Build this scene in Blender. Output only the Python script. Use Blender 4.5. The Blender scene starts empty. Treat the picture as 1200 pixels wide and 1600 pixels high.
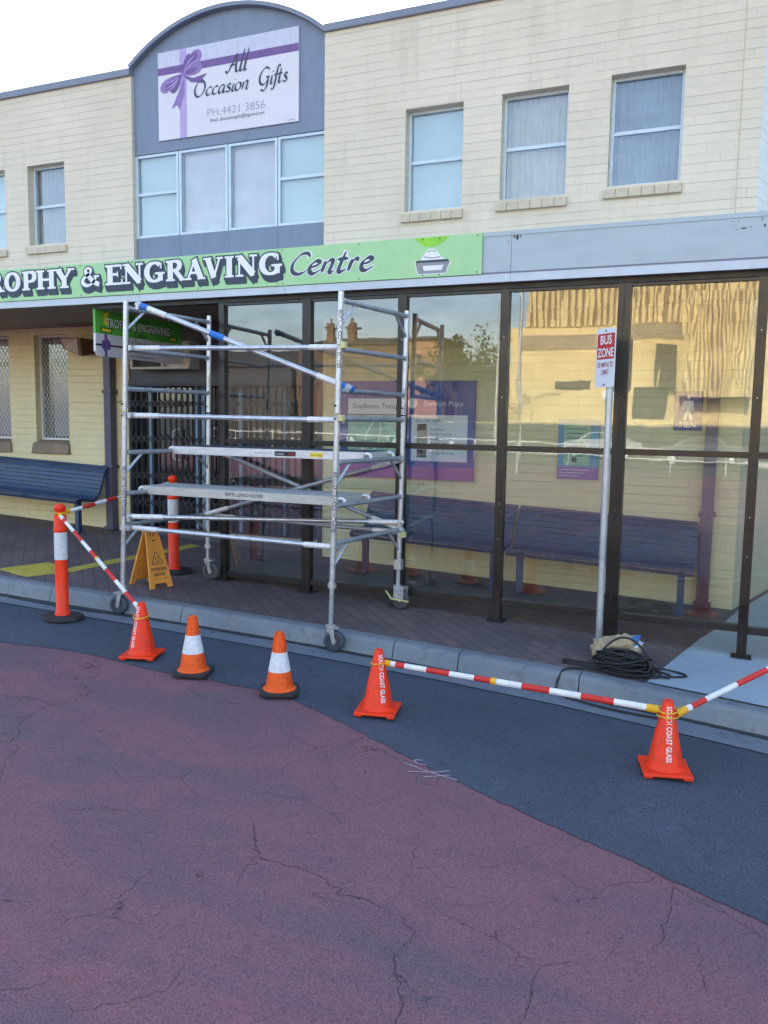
import bpy, bmesh, math, random
from mathutils import Vector, Matrix
R = math.radians
random.seed(7)
sc = bpy.context.scene
COL = sc.collection

# ------------------------------------------------------------------ camera, world, sun, exposure
cam_d = bpy.data.cameras.new('camera'); cam = bpy.data.objects.new('camera', cam_d); COL.objects.link(cam); sc.camera = cam
cam_d.sensor_fit = 'VERTICAL'; cam_d.sensor_height = 36; cam_d.lens = 29.25; cam_d.clip_start = .05; cam_d.clip_end = 1500
def _axes():
    f = 1300.
    dn = Vector((430-600, 12500-800, f)).normalized()
    lf = Vector((-2430-600, 606-800, f)); lf = (lf-dn*lf.dot(dn)).normalized()
    X = -lf; Z = -dn; Y = Z.cross(X)
    right = Vector((X.x, Y.x, Z.x)); down = Vector((X.y, Y.y, Z.y)); fwd = Vector((X.z, Y.z, Z.z))
    return right, -down, -fwd
r_, u_, b_ = _axes()
cam.matrix_world = Matrix(((r_.x, u_.x, b_.x, 0), (r_.y, u_.y, b_.y, 0), (r_.z, u_.z, b_.z, 1.9), (0, 0, 0, 1)))

SUN_EL, SUN_AZ = R(25), R(4)            # azimuth clockwise from +Y: the sun stands behind the shops, low
world = bpy.data.worlds.new('World'); sc.world = world; world.use_nodes = True
wn = world.node_tree.nodes; wl = world.node_tree.links
bg = wn['Background']; sky = wn.new('ShaderNodeTexSky'); sky.sky_type = 'NISHITA'; sky.sun_disc = False
sky.sun_elevation = SUN_EL; sky.sun_rotation = SUN_AZ; sky.air_density = 1.0; sky.dust_density = 2.5; sky.ozone_density = .6
wl.new(sky.outputs[0], bg.inputs['Color']); bg.inputs['Strength'].default_value = .11
sd = bpy.data.lights.new('sun', 'SUN'); sd.energy = 2.1; sd.angle = R(.5); sd.color = (1, .9, .74)
so = bpy.data.objects.new('sun', sd); COL.objects.link(so); so.location = (0, 30, 30)
sdir = Vector((math.sin(SUN_AZ)*math.cos(SUN_EL), math.cos(SUN_AZ)*math.cos(SUN_EL), math.sin(SUN_EL)))
so.rotation_euler = sdir.to_track_quat('Z', 'Y').to_euler()
sc.view_settings.view_transform = 'Standard'; sc.view_settings.look = 'None'; sc.view_settings.gamma = 1
sc.view_settings.exposure = 2.68
try:
    sc.cycles.max_bounces = 8; sc.cycles.transparent_max_bounces = 16; sc.cycles.caustics_reflective = False; sc.cycles.caustics_refractive = False
except Exception: pass

# ------------------------------------------------------------------ materials
M = {}
def newmat(name):
    m = bpy.data.materials.new(name); m.use_nodes = True
    nt = m.node_tree; p = nt.nodes['Principled BSDF']
    M[name] = m
    return m, nt, p
def N(nt, t, **kw):
    n = nt.nodes.new(t)
    for k, v in kw.items():
        if k.startswith('i_'):
            key = k[2:]
            key = int(key) if key.isdigit() else key.replace('_', ' ')
            n.inputs[key].default_value = v
        else: setattr(n, k, v)
    return n
def math_(nt, op, a, b=None, clamp=False):
    n = nt.nodes.new('ShaderNodeMath'); n.operation = op; n.use_clamp = clamp
    for i, v in enumerate((a, b)):
        if v is None: continue
        if isinstance(v, (int, float)): n.inputs[i].default_value = v
        else: nt.links.new(v, n.inputs[i])
    return n.outputs[0]
def mix_(nt, fac, a, b, mode='MIX'):
    n = nt.nodes.new('ShaderNodeMix'); n.data_type = 'RGBA'; n.blend_type = mode
    for i, v in ((0, fac), (6, a), (7, b)):
        if isinstance(v, (int, float)): n.inputs[i].default_value = v
        elif isinstance(v, tuple): n.inputs[i].default_value = (*v, 1) if len(v) == 3 else v
        else: nt.links.new(v, n.inputs[i])
    return n.outputs[2]
def ramp_(nt, f, a, b, lo=0., hi=1.):
    n = nt.nodes.new('ShaderNodeMapRange'); n.inputs[1].default_value = a; n.inputs[2].default_value = b
    n.inputs[3].default_value = lo; n.inputs[4].default_value = hi; nt.links.new(f, n.inputs[0]); return n.outputs[0]
def coord(nt, kind='OBJ', scale=(1, 1, 1), rot=(0, 0, 0)):
    if kind == 'POS': s = nt.nodes.new('ShaderNodeNewGeometry').outputs['Position']
    else: s = nt.nodes.new('ShaderNodeTexCoord').outputs['Object']
    mp = nt.nodes.new('ShaderNodeMapping'); mp.inputs['Scale'].default_value = scale; mp.inputs['Rotation'].default_value = rot
    nt.links.new(s, mp.inputs[0]); return mp.outputs[0]
def noise_(nt, vec, scale, detail=4, rough=.55, dist=0):
    n = nt.nodes.new('ShaderNodeTexNoise'); n.inputs['Scale'].default_value = scale; n.inputs['Detail'].default_value = detail
    n.inputs['Roughness'].default_value = rough; n.inputs['Distortion'].default_value = dist
    nt.links.new(vec, n.inputs['Vector']); return n.outputs[0]
def bump_(nt, p, h, dist=.002, strength=1.):
    b = nt.nodes.new('ShaderNodeBump'); b.inputs['Distance'].default_value = dist; b.inputs['Strength'].default_value = strength
    nt.links.new(h, b.inputs['Height']); nt.links.new(b.outputs[0], p.inputs['Normal']); return b
def simple(name, col, rough=.5, metal=0., var=.12, scale=6, bump=0., bscale=60, spec=.5, dirt=None, stretch=(1, 1, 1), coat=0):
    m, nt, p = newmat(name)
    v = coord(nt, 'OBJ', stretch)
    n = noise_(nt, v, scale, 5, .6)
    f = ramp_(nt, n, .3, .7, 1-var, 1+var*.5)
    c = mix_(nt, 1.0, tuple(col), (1, 1, 1), 'MULTIPLY')
    vm = nt.nodes.new('ShaderNodeVectorMath'); vm.operation = 'SCALE'; vm.inputs[0].default_value = col; nt.links.new(f, vm.inputs['Scale'])
    out = vm.outputs[0]
    if dirt:
        n2 = noise_(nt, v, scale*2.7, 6, .7)
        out = mix_(nt, ramp_(nt, n2, .52, .72, 0, dirt[1]), out, tuple(dirt[0]))
    nt.links.new(out, p.inputs['Base Color'])
    nt.links.new(ramp_(nt, n, .3, .7, max(rough-.08, .02), min(rough+.1, 1)), p.inputs['Roughness'])
    p.inputs['Metallic'].default_value = metal; p.inputs['Specular IOR Level'].default_value = spec
    if coat: p.inputs['Coat Weight'].default_value = coat
    if bump: bump_(nt, p, noise_(nt, v, bscale, 3), bump)
    return m

def brick_mat(name, axis, col, line=(.62, .62, .62), dirt=.25, vert=.5, along=(0, 0)):
    m, nt, p = newmat(name)
    pos = nt.nodes.new('ShaderNodeNewGeometry').outputs['Position']
    s = nt.nodes.new('ShaderNodeSeparateXYZ'); nt.links.new(pos, s.inputs[0])
    c = nt.nodes.new('ShaderNodeCombineXYZ')
    nt.links.new(s.outputs['X' if axis == 'x' else 'Y'], c.inputs[0]); nt.links.new(s.outputs['Z'], c.inputs[1])
    def br(w, mort, smooth):
        b = nt.nodes.new('ShaderNodeTexBrick'); nt.links.new(c.outputs[0], b.inputs['Vector'])
        b.inputs['Scale'].default_value = 1; b.inputs['Brick Width'].default_value = w; b.inputs['Row Height'].default_value = .086
        b.inputs['Mortar Size'].default_value = mort; b.inputs['Mortar Smooth'].default_value = smooth
        b.inputs['Color1'].default_value = (1, 1, 1, 1); b.inputs['Color2'].default_value = (.9, .9, .9, 1); b.inputs['Mortar'].default_value = (0, 0, 0, 1)
        return b
    rows = br(200., .0035, .6); br1 = br(.24, .0035, .6)
    wob = noise_(nt, coord(nt, 'POS', (1.2, 1.2, 9)), 1.3, 4, .6)
    rowf = math_(nt, 'MULTIPLY', rows.outputs['Fac'], ramp_(nt, wob, .38, .58, .25, 1))
    spots = noise_(nt, coord(nt, 'POS', (4, 4, 11)), 1.0, 2, .5)
    verf = math_(nt, 'MULTIPLY', br1.outputs['Fac'], ramp_(nt, spots, .52, .66, .25*vert, 1.4*vert))
    j = math_(nt, 'MAXIMUM', rowf, verf)
    n = noise_(nt, coord(nt, 'POS'), .9, 6, .62)
    n2 = noise_(nt, coord(nt, 'POS', (7, 7, 1)), .8, 4, .6)
    base = mix_(nt, ramp_(nt, n, .35, .7, 0, 1), tuple(x*1.0 for x in col), tuple(x*y for x, y in zip(col, (.9, .9, .88))))
    base = mix_(nt, ramp_(nt, n2, .55, .8, 0, dirt), base, tuple(x*y for x, y in zip(col, (.68, .64, .58))))
    tone = nt.nodes.new('ShaderNodeMix'); tone.data_type = 'RGBA'; tone.blend_type = 'MULTIPLY'; tone.inputs[0].default_value = .35
    nt.links.new(base, tone.inputs[6]); nt.links.new(br1.outputs['Color'], tone.inputs[7])
    b2 = mix_(nt, math_(nt, 'MINIMUM', br1.outputs['Fac'], .999), tone.outputs[2], base)
    o = mix_(nt, math_(nt, 'MULTIPLY', j, .62), b2, tuple(x*y for x, y in zip(col, line)))
    nt.links.new(o, p.inputs['Base Color']); p.inputs['Roughness'].default_value = .62
    fine = noise_(nt, coord(nt, 'POS'), 45, 4, .6)
    h = math_(nt, 'ADD', math_(nt, 'MULTIPLY', j, -1.0), math_(nt, 'MULTIPLY', fine, .35))
    bump_(nt, p, h, .004, .8)
    return m
brick_mat('brick', 'x', (.75, .655, .50), (.60, .56, .50), dirt=.38)
brick_mat('brick_low', 'x', (.76, .675, .41), (.45, .40, .36), dirt=.4)  # yellower than the upper brick: warm bounce light put into the colour
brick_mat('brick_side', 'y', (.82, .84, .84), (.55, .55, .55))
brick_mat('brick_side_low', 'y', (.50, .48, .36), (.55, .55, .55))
simple('sill_brick', (.60, .51, .36), .65, bump=.003, bscale=30, dirt=((.3, .25, .2), .5))
simple('sill_brown', (.26, .2, .14), .7, bump=.003, bscale=30, var=.3)
simple('panel_grey', (.19, .235, .315), .5, var=.12, scale=2, dirt=((.10, .12, .17), .4), stretch=(2, 2, .5))
simple('coping', (.20, .22, .27), .45, var=.15, scale=3)
simple('fascia', (.42, .50, .54), .45, var=.10, scale=1.6, dirt=((.27, .31, .37), .35), stretch=(.5, 1, 2), bump=.0008, bscale=8)
simple('fascia_trim', (.55, .62, .68), .4, var=.10, scale=2, dirt=((.36, .38, .42), .4))
simple('alu_white', (.58, .68, .74), .35, var=.08, dirt=((.4, .42, .42), .3))
simple('frame_dark', (.010, .0085, .009), .33, var=.3, scale=4, dirt=((.03, .027, .025), .4))
simple('frame_black', (.008, .008, .011), .45, var=.3)
simple('dark_panel', (.05, .052, .07), .5, var=.2)
simple('soffit', (.30, .24, .20), .6, var=.25, stretch=(1, 6, 1))
simple('downpipe', (.07, .07, .12), .4, var=.2, dirt=((.13, .12, .14), .5))
simple('bench_navy', (.030, .066, .140), .42, var=.3, scale=8, dirt=((.12, .12, .15), .25), bump=.0006, bscale=90)
simple('bench_worn', (.07, .08, .14), .5, var=.4, scale=14, dirt=((.38, .38, .38), .9))
simple('alu', (.60, .62, .66), .38, .75, var=.22, scale=14, dirt=((.28, .29, .31), .55), bump=.0005, bscale=200)
simple('alu_dull', (.42, .45, .50), .48, .6, var=.25, scale=12, dirt=((.2, .21, .23), .6), bump=.0006, bscale=150)
simple('alu_bright', (.78, .78, .78), .45, .2, var=.15, scale=20, dirt=((.35, .33, .3), .6))
simple('galv', (.50, .53, .56), .42, .7, var=.22, scale=9, dirt=((.32, .33, .34), .5))
simple('plank_ply', (.40, .40, .39), .7, var=.22, scale=5, dirt=((.22, .21, .2), .6), stretch=(1, 4, 4))
simple('plank_dark', (.06, .065, .08), .7, var=.3)
simple('plank_face', (.52, .51, .47), .55, .15, var=.18, scale=5, dirt=((.33, .31, .28), .5), stretch=(1, 3, 3))
simple('plank_face_alu', (.66, .67, .69), .42, .4, var=.15, scale=6, dirt=((.4, .4, .4), .5), stretch=(1, 3, 3))
simple('rubber', (.02, .02, .024), .75, var=.4, scale=20, bump=.001, bscale=80, dirt=((.09, .08, .075), .6))
simple('wheel_blue', (.03, .055, .085), .6, var=.3, scale=30, dirt=((.2, .2, .2), .5))
simple('wheel_grey', (.07, .075, .085), .6, var=.3, scale=30)
simple('yellow_steel', (.62, .60, .28), .5, var=.25, scale=20, dirt=((.35, .33, .2), .6))
simple('zinc', (.55, .56, .57), .4, .6, var=.25, scale=30, dirt=((.3, .28, .25), .6))
def plastic(name, col, rough=.4, var=.14, dirt=((.3, .12, .06), .4)):
    m = simple(name, col, rough, var=var, scale=14, dirt=dirt, bump=.0006, bscale=120, spec=.3)
    p = m.node_tree.nodes['Principled BSDF']; p.inputs['Subsurface Weight'].default_value = .0
    return m
plastic('cone_orange', (.88, .040, .006), dirt=((.30, .05, .025), .8))
plastic('cone_orange_b', (.84, .105, .008), dirt=((.26, .06, .03), .85))
plastic('bollard_orange', (.90, .045, .008), dirt=((.38, .05, .025), .7))
plastic('reflective_white', (.70, .72, .76), .35, dirt=((.36, .36, .36), .7))
plastic('bar_red', (.62, .035, .03), .35, dirt=((.35, .04, .03), .5))
plastic('bar_white', (.76, .76, .78), .35, dirt=((.5, .5, .5), .5))
plastic('bar_yellow', (.80, .42, .02), .4, dirt=((.5, .25, .02), .4))
plastic('aframe_yellow', (.78, .33, .06), .45, dirt=((.5, .2, .03), .5))
simple('ink_black', (.02, .02, .022), .6)
simple('ink_red', (.35, .03, .03), .6)
simple('ink_faded', (.05, .035, .045), .7, var=.5, scale=60, dirt=((.5, .45, .45), .8))
simple('paint_white', (.80, .80, .80), .5, var=.05)
simple('paint_white_worn', (.78, .74, .72), .6, var=.1, scale=60, dirt=((.8, .15, .06), .7))
simple('sign_green', (.40, .69, .34), .5, var=.06, scale=1.5, dirt=((.22, .48, .25), .3))
simple('sign_green_deep', (.11, .50, .06), .5, var=.15, scale=3)
simple('logo_green', (.28, .68, .05), .5, var=.12, scale=12)
simple('logo_grey', (.30, .30, .33), .5, var=.2, scale=20)
simple('letter_navy', (.035, .05, .085), .5)
simple('letter_white', (.84, .86, .90), .5, var=.04)
simple('gift_board', (.70, .67, .70), .5, var=.06, scale=1.4)
simple('gift_board_pale', (.58, .57, .68), .5, var=.12, scale=5, stretch=(4, 1, 1))
simple('purple', (.17, .08, .27), .5, var=.2, scale=8)
simple('purple_mid', (.28, .17, .42), .5, var=.2, scale=12)
simple('purple_light', (.46, .34, .60), .5, var=.1)
simple('gift_grey', (.38, .36, .46), .5)
simple('bus_red', (.50, .02, .035), .35, var=.06)
simple('sign_white', (.74, .76, .80), .35, var=.05)
simple('info_blue', (.008, .05, .28), .35, var=.08)
simple('info_purple', (.20, .05, .26), .35)
simple('info_white', (.62, .66, .72), .4, var=.06)
simple('map_green', (.30, .52, .38), .4, var=.25, scale=9)
simple('poster_teal', (.08, .30, .46), .4, var=.25, scale=6)
simple('poster_purple', (.14, .09, .36), .4)
simple('map_yellow', (.85, .85, .65), .5)
simple('curtain', (.17, .18, .20), .85, var=.15, stretch=(6, 6, 1))
simple('curtain_pale', (.31, .30, .30), .85, var=.15, stretch=(6, 6, 1))
simple('curtain_warm', (.43, .39, .31), .85, var=.15, stretch=(6, 6, 1))
simple('blind', (.60, .55, .57), .6, var=.08)
simple('blind_blue', (.41, .51, .48), .7, var=.05, scale=1)
simple('room_dark', (.02, .02, .025), .9)
simple('door_frame', (.22, .33, .45), .4, var=.2)
simple('white_metal', (.62, .63, .62), .4, var=.1)
simple('grille', (.014, .014, .018), .5, var=.2)
simple('mesh_white', (.60, .62, .62), .45)
simple('ac_cream', (.50, .47, .42), .5, var=.15, dirt=((.28, .25, .2), .5))
simple('lamp_brown', (.12, .06, .035), .5)
simple('lamp_lens', (.40, .32, .26), .25)
simple('tape_blue', (.02, .16, .55), .5)
simple('label_yellow', (.85, .68, .04), .5)
simple('paper_bag', (.44, .35, .22), .75, var=.3, scale=25, bump=.004, bscale=25, dirt=((.25, .2, .13), .6))
simple('print_blue', (.05, .16, .42), .6)
simple('grime', (.035, .035, .038), .9, var=.4, scale=20)
simple('leaf_dry', (.20, .12, .05), .8)
simple('cable', (.012, .012, .014), .5, var=.3)
simple('opp_cream', (.70, .57, .29), .8, var=.1, scale=.6)
simple('opp_groove_shade', (.33, .26, .14), .8)  # darker than the ribs: shade between them put into the colour
simple('opp_band', (.34, .28, .19), .8, var=.2, scale=1)
simple('opp_brick', (.12, .07, .042), .8, var=.3, scale=2)
simple('opp_brick_shade', (.045, .042, .045), .8, var=.3, scale=2)  # brick darkened so that its colour stands in for shade
simple('opp_roof', (.045, .042, .04), .8, var=.3, scale=2)
simple('bark', (.12, .085, .06), .9, var=.3, bump=.01, bscale=12)
simple('leaf', (.055, .09, .03), .7, var=.5, scale=3)
simple('car_white', (.42, .42, .43), .25, coat=.6)
simple('car_silver', (.16, .17, .18), .25, .4, coat=.6)
simple('car_dark', (.04, .05, .07), .25, coat=.6)
simple('car_glass', (.02, .025, .03), .08)

def glass_mat(name, refl=.14, tint=(.86, .87, .86), ripple=.0009, gl=(.95, .97, 1)):
    m = bpy.data.materials.new(name); m.use_nodes = True; nt = m.node_tree; M[name] = m
    for n in list(nt.nodes):
        if n.type != 'OUTPUT_MATERIAL': nt.nodes.remove(n)
    out = nt.nodes['Material Output']
    tint = tuple(math.sqrt(t) for t in tint); tr = N(nt, 'ShaderNodeBsdfTransparent'); tr.inputs[0].default_value = (*tint, 1)
    g = N(nt, 'ShaderNodeBsdfGlossy'); g.inputs['Roughness'].default_value = .012; g.inputs['Color'].default_value = (*gl, 1)
    fr = N(nt, 'ShaderNodeFresnel'); fr.inputs['IOR'].default_value = 1.5
    sm = ramp_(nt, noise_(nt, coord(nt, 'POS', (1, 1, 2.5)), 2.2, 5, .6), .35, .75, 0, .03)
    f = math_(nt, 'ADD', math_(nt, 'ADD', math_(nt, 'MULTIPLY', fr.outputs[0], 1.85), (refl-.06)*1.35), math_(nt, 'MULTIPLY', sm, 1.4), True)
    bf = nt.nodes.new('ShaderNodeNewGeometry').outputs['Backfacing']      # both faces of the sheet are counted at the front one
    f = math_(nt, 'MULTIPLY', f, math_(nt, 'SUBTRACT', 1., bf))
    mx = N(nt, 'ShaderNodeMixShader'); nt.links.new(f, mx.inputs[0]); nt.links.new(tr.outputs[0], mx.inputs[1]); nt.links.new(g.outputs[0], mx.inputs[2])
    if ripple:
        v = coord(nt, 'POS', (1, 1, .35)); h = noise_(nt, v, 5.5, 2, .4, .6)
        h2 = noise_(nt, coord(nt, 'POS', (1.6, 1, 1)), 1.1, 1, .3)
        hh = math_(nt, 'ADD', math_(nt, 'MULTIPLY', h, .5), math_(nt, 'MULTIPLY', h2, 2.0))
        b = N(nt, 'ShaderNodeBump'); b.inputs['Distance'].default_value = ripple; nt.links.new(hh, b.inputs['Height']); nt.links.new(b.outputs[0], g.inputs['Normal'])
    nt.links.new(mx.outputs[0], out.inputs[0])
    return m
glass_mat('glass', .088, (.86, .90, .87), .0006)
glass_mat('glass_up', .08, (.92, .95, .97), .0006)
glass_mat('glass_shop', .09, (.7, .7, .72), .0008)

# ground materials
def red_road():
    m, nt, p = newmat('road_red')
    v = coord(nt, 'POS')
    big = noise_(nt, coord(nt, 'POS', (.55, 1.3, 1), (0, 0, R(-18))), .8, 5, .6, .4)
    mid = noise_(nt, v, 5, 6, .68); grain = noise_(nt, v, 75, 3, .75)
    fine = noise_(nt, v, 150, 3, .7); grit = noise_(nt, v, 170, 2, .7)
    spots = noise_(nt, v, 2.3, 2, .5)
    c = mix_(nt, ramp_(nt, big, .46, .68), (.265, .115, .140), (.125, .100, .138))
    c = mix_(nt, ramp_(nt, mid, .46, .74, 0, .55), c, (.135, .092, .122))
    c = mix_(nt, ramp_(nt, spots, .74, .80, 0, .55), c, (.05, .045, .055))
    c = mix_(nt, ramp_(nt, grain, .46, .66, 0, .6), c, (.085, .052, .066))
    c = mix_(nt, ramp_(nt, fine, .52, .66, 0, .6), c, (.065, .045, .055))
    c = mix_(nt, ramp_(nt, grit, .56, .72, 0, .6), c, (.42, .28, .31))
    dn = nt.nodes.new('ShaderNodeTexNoise'); dn.inputs['Scale'].default_value = 2.2; dn.inputs['Detail'].default_value = 7; dn.inputs['Roughness'].default_value = .62; nt.links.new(v, dn.inputs['Vector'])
    vm = nt.nodes.new('ShaderNodeVectorMath'); vm.operation = 'SCALE'; vm.inputs['Scale'].default_value = .30; nt.links.new(dn.outputs['Color'], vm.inputs[0])
    va = nt.nodes.new('ShaderNodeVectorMath'); nt.links.new(v, va.inputs[0]); nt.links.new(vm.outputs[0], va.inputs[1])
    cracks = None
    for sc_, w, thr in ((.8, .0024, .49), (2.3, .0045, .51)):
        vo = nt.nodes.new('ShaderNodeTexVoronoi'); vo.feature = 'DISTANCE_TO_EDGE'; vo.inputs['Scale'].default_value = sc_; nt.links.new(va.outputs[0], vo.inputs['Vector'])
        k = ramp_(nt, vo.outputs['Distance'], 0, w, 1, 0)
        msk = ramp_(nt, noise_(nt, v, 1.3*sc_, 3), thr-.02, thr+.06)
        k = math_(nt, 'MULTIPLY', k, msk)
        cracks = k if cracks is None else math_(nt, 'MAXIMUM', cracks, k)
    c = mix_(nt, math_(nt, 'MULTIPLY', cracks, .62), c, (.028, .022, .028))
    nt.links.new(c, p.inputs['Base Color']); p.inputs['Roughness'].default_value = .82; p.inputs['Specular IOR Level'].default_value = .35
    h = math_(nt, 'ADD', math_(nt, 'MULTIPLY', fine, 1.), math_(nt, 'MULTIPLY', grit, .5)); h = math_(nt, 'SUBTRACT', h, math_(nt, 'MULTIPLY', cracks, 1.4)); h = math_(nt, 'ADD', h, grain)
    bump_(nt, p, h, .007, 1.0)
red_road()
def asphalt():
    m, nt, p = newmat('asphalt')
    v = coord(nt, 'POS')
    big = noise_(nt, v, 1.6, 6, .6); mid = noise_(nt, v, 9, 4, .6); fine = noise_(nt, v, 110, 3, .75); grit = noise_(nt, v, 240, 2, .7)
    spots = noise_(nt, v, 3.1, 2, .5)
    c = mix_(nt, ramp_(nt, big, .35, .7), (.062, .080, .115), (.084, .106, .148))
    c = mix_(nt, ramp_(nt, mid, .60, .74, 0, .6), c, (.028, .03, .036))
    c = mix_(nt, ramp_(nt, spots, .70, .76, 0, .5), c, (.022, .026, .036))
    c = mix_(nt, ramp_(nt, fine, .44, .62, 0, .85), c, (.022, .026, .037))
    c = mix_(nt, ramp_(nt, grit, .57, .71, 0, .8), c, (.20, .22, .26))
    nt.links.new(c, p.inputs['Base Color']); p.inputs['Roughness'].default_value = .8; p.inputs['Specular IOR Level'].default_value = .35
    bump_(nt, p, math_(nt, 'ADD', fine, grit), .005, 1.)
asphalt()
simple('asphalt_far', (.08, .08, .08), .85, var=.3, scale=.8)
def concrete(name, a, b, dark, st=.6):
    m, nt, p = newmat(name)
    v = coord(nt, 'POS')
    big = noise_(nt, v, 1.4, 6, .65); mid = noise_(nt, v, 7, 6, .7, .5); fine = noise_(nt, v, 160, 3, .7)
    c = mix_(nt, ramp_(nt, big, .35, .68), a, b)
    c = mix_(nt, ramp_(nt, mid, .54, .72, 0, st), c, dark)
    c = mix_(nt, ramp_(nt, fine, .55, .7, 0, .35), c, dark)
    nt.links.new(c, p.inputs['Base Color']); p.inputs['Roughness'].default_value = .78
    bump_(nt, p, math_(nt, 'ADD', math_(nt, 'MULTIPLY', fine, .6), mid), .004, .6)
concrete('kerb_concrete', (.15, .175, .205), (.20, .225, .25), (.08, .088, .10), .75)
concrete('gutter_concrete', (.13, .155, .19), (.17, .195, .23), (.075, .085, .10), .7)
concrete('path_concrete', (.31, .38, .46), (.39, .46, .53), (.2, .21, .23), .5)
concrete('far_concrete', (.42, .40, .36), (.5, .48, .43), (.3, .28, .25), .5)
def pavers():
    m, nt, p = newmat('pavers')
    v = coord(nt, 'POS', (1, 1, 1), (0, 0, R(45)))
    b = nt.nodes.new('ShaderNodeTexBrick'); nt.links.new(v, b.inputs['Vector'])
    b.inputs['Scale'].default_value = 1; b.inputs['Brick Width'].default_value = .225; b.inputs['Row Height'].default_value = .112; b.inputs['Mortar Size'].default_value = .004; b.inputs['Mortar Smooth'].default_value = .3
    b.inputs['Color1'].default_value = (.165, .122, .122, 1); b.inputs['Color2'].default_value = (.115, .090, .096, 1); b.inputs['Mortar'].default_value = (.040, .035, .038, 1)
    vv = coord(nt, 'POS')
    n = noise_(nt, vv, 1.5, 6, .65); n2 = noise_(nt, vv, 12, 5, .7); f = noise_(nt, vv, 190, 3, .7)
    c = mix_(nt, ramp_(nt, n, .42, .68, 0, .65), b.outputs['Color'], (.078, .068, .078))
    c = mix_(nt, ramp_(nt, n2, .6, .75, 0, .5), c, (.11, .085, .078))
    c = mix_(nt, ramp_(nt, f, .55, .7, 0, .5), c, (.03, .026, .028))
    nt.links.new(c, p.inputs['Base Color']); p.inputs['Roughness'].default_value = .7
    h = math_(nt, 'SUBTRACT', math_(nt, 'MULTIPLY', f, .3), b.outputs['Fac'])
    bump_(nt, p, h, .004, .7)
pavers()
simple('paint_yellow', (.50, .40, .07), .7, var=.2, scale=8, dirt=((.2, .17, .08), .7), bump=.001, bscale=150)
simple('chalk', (.40, .34, .36), .9, var=.4, scale=40)

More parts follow.
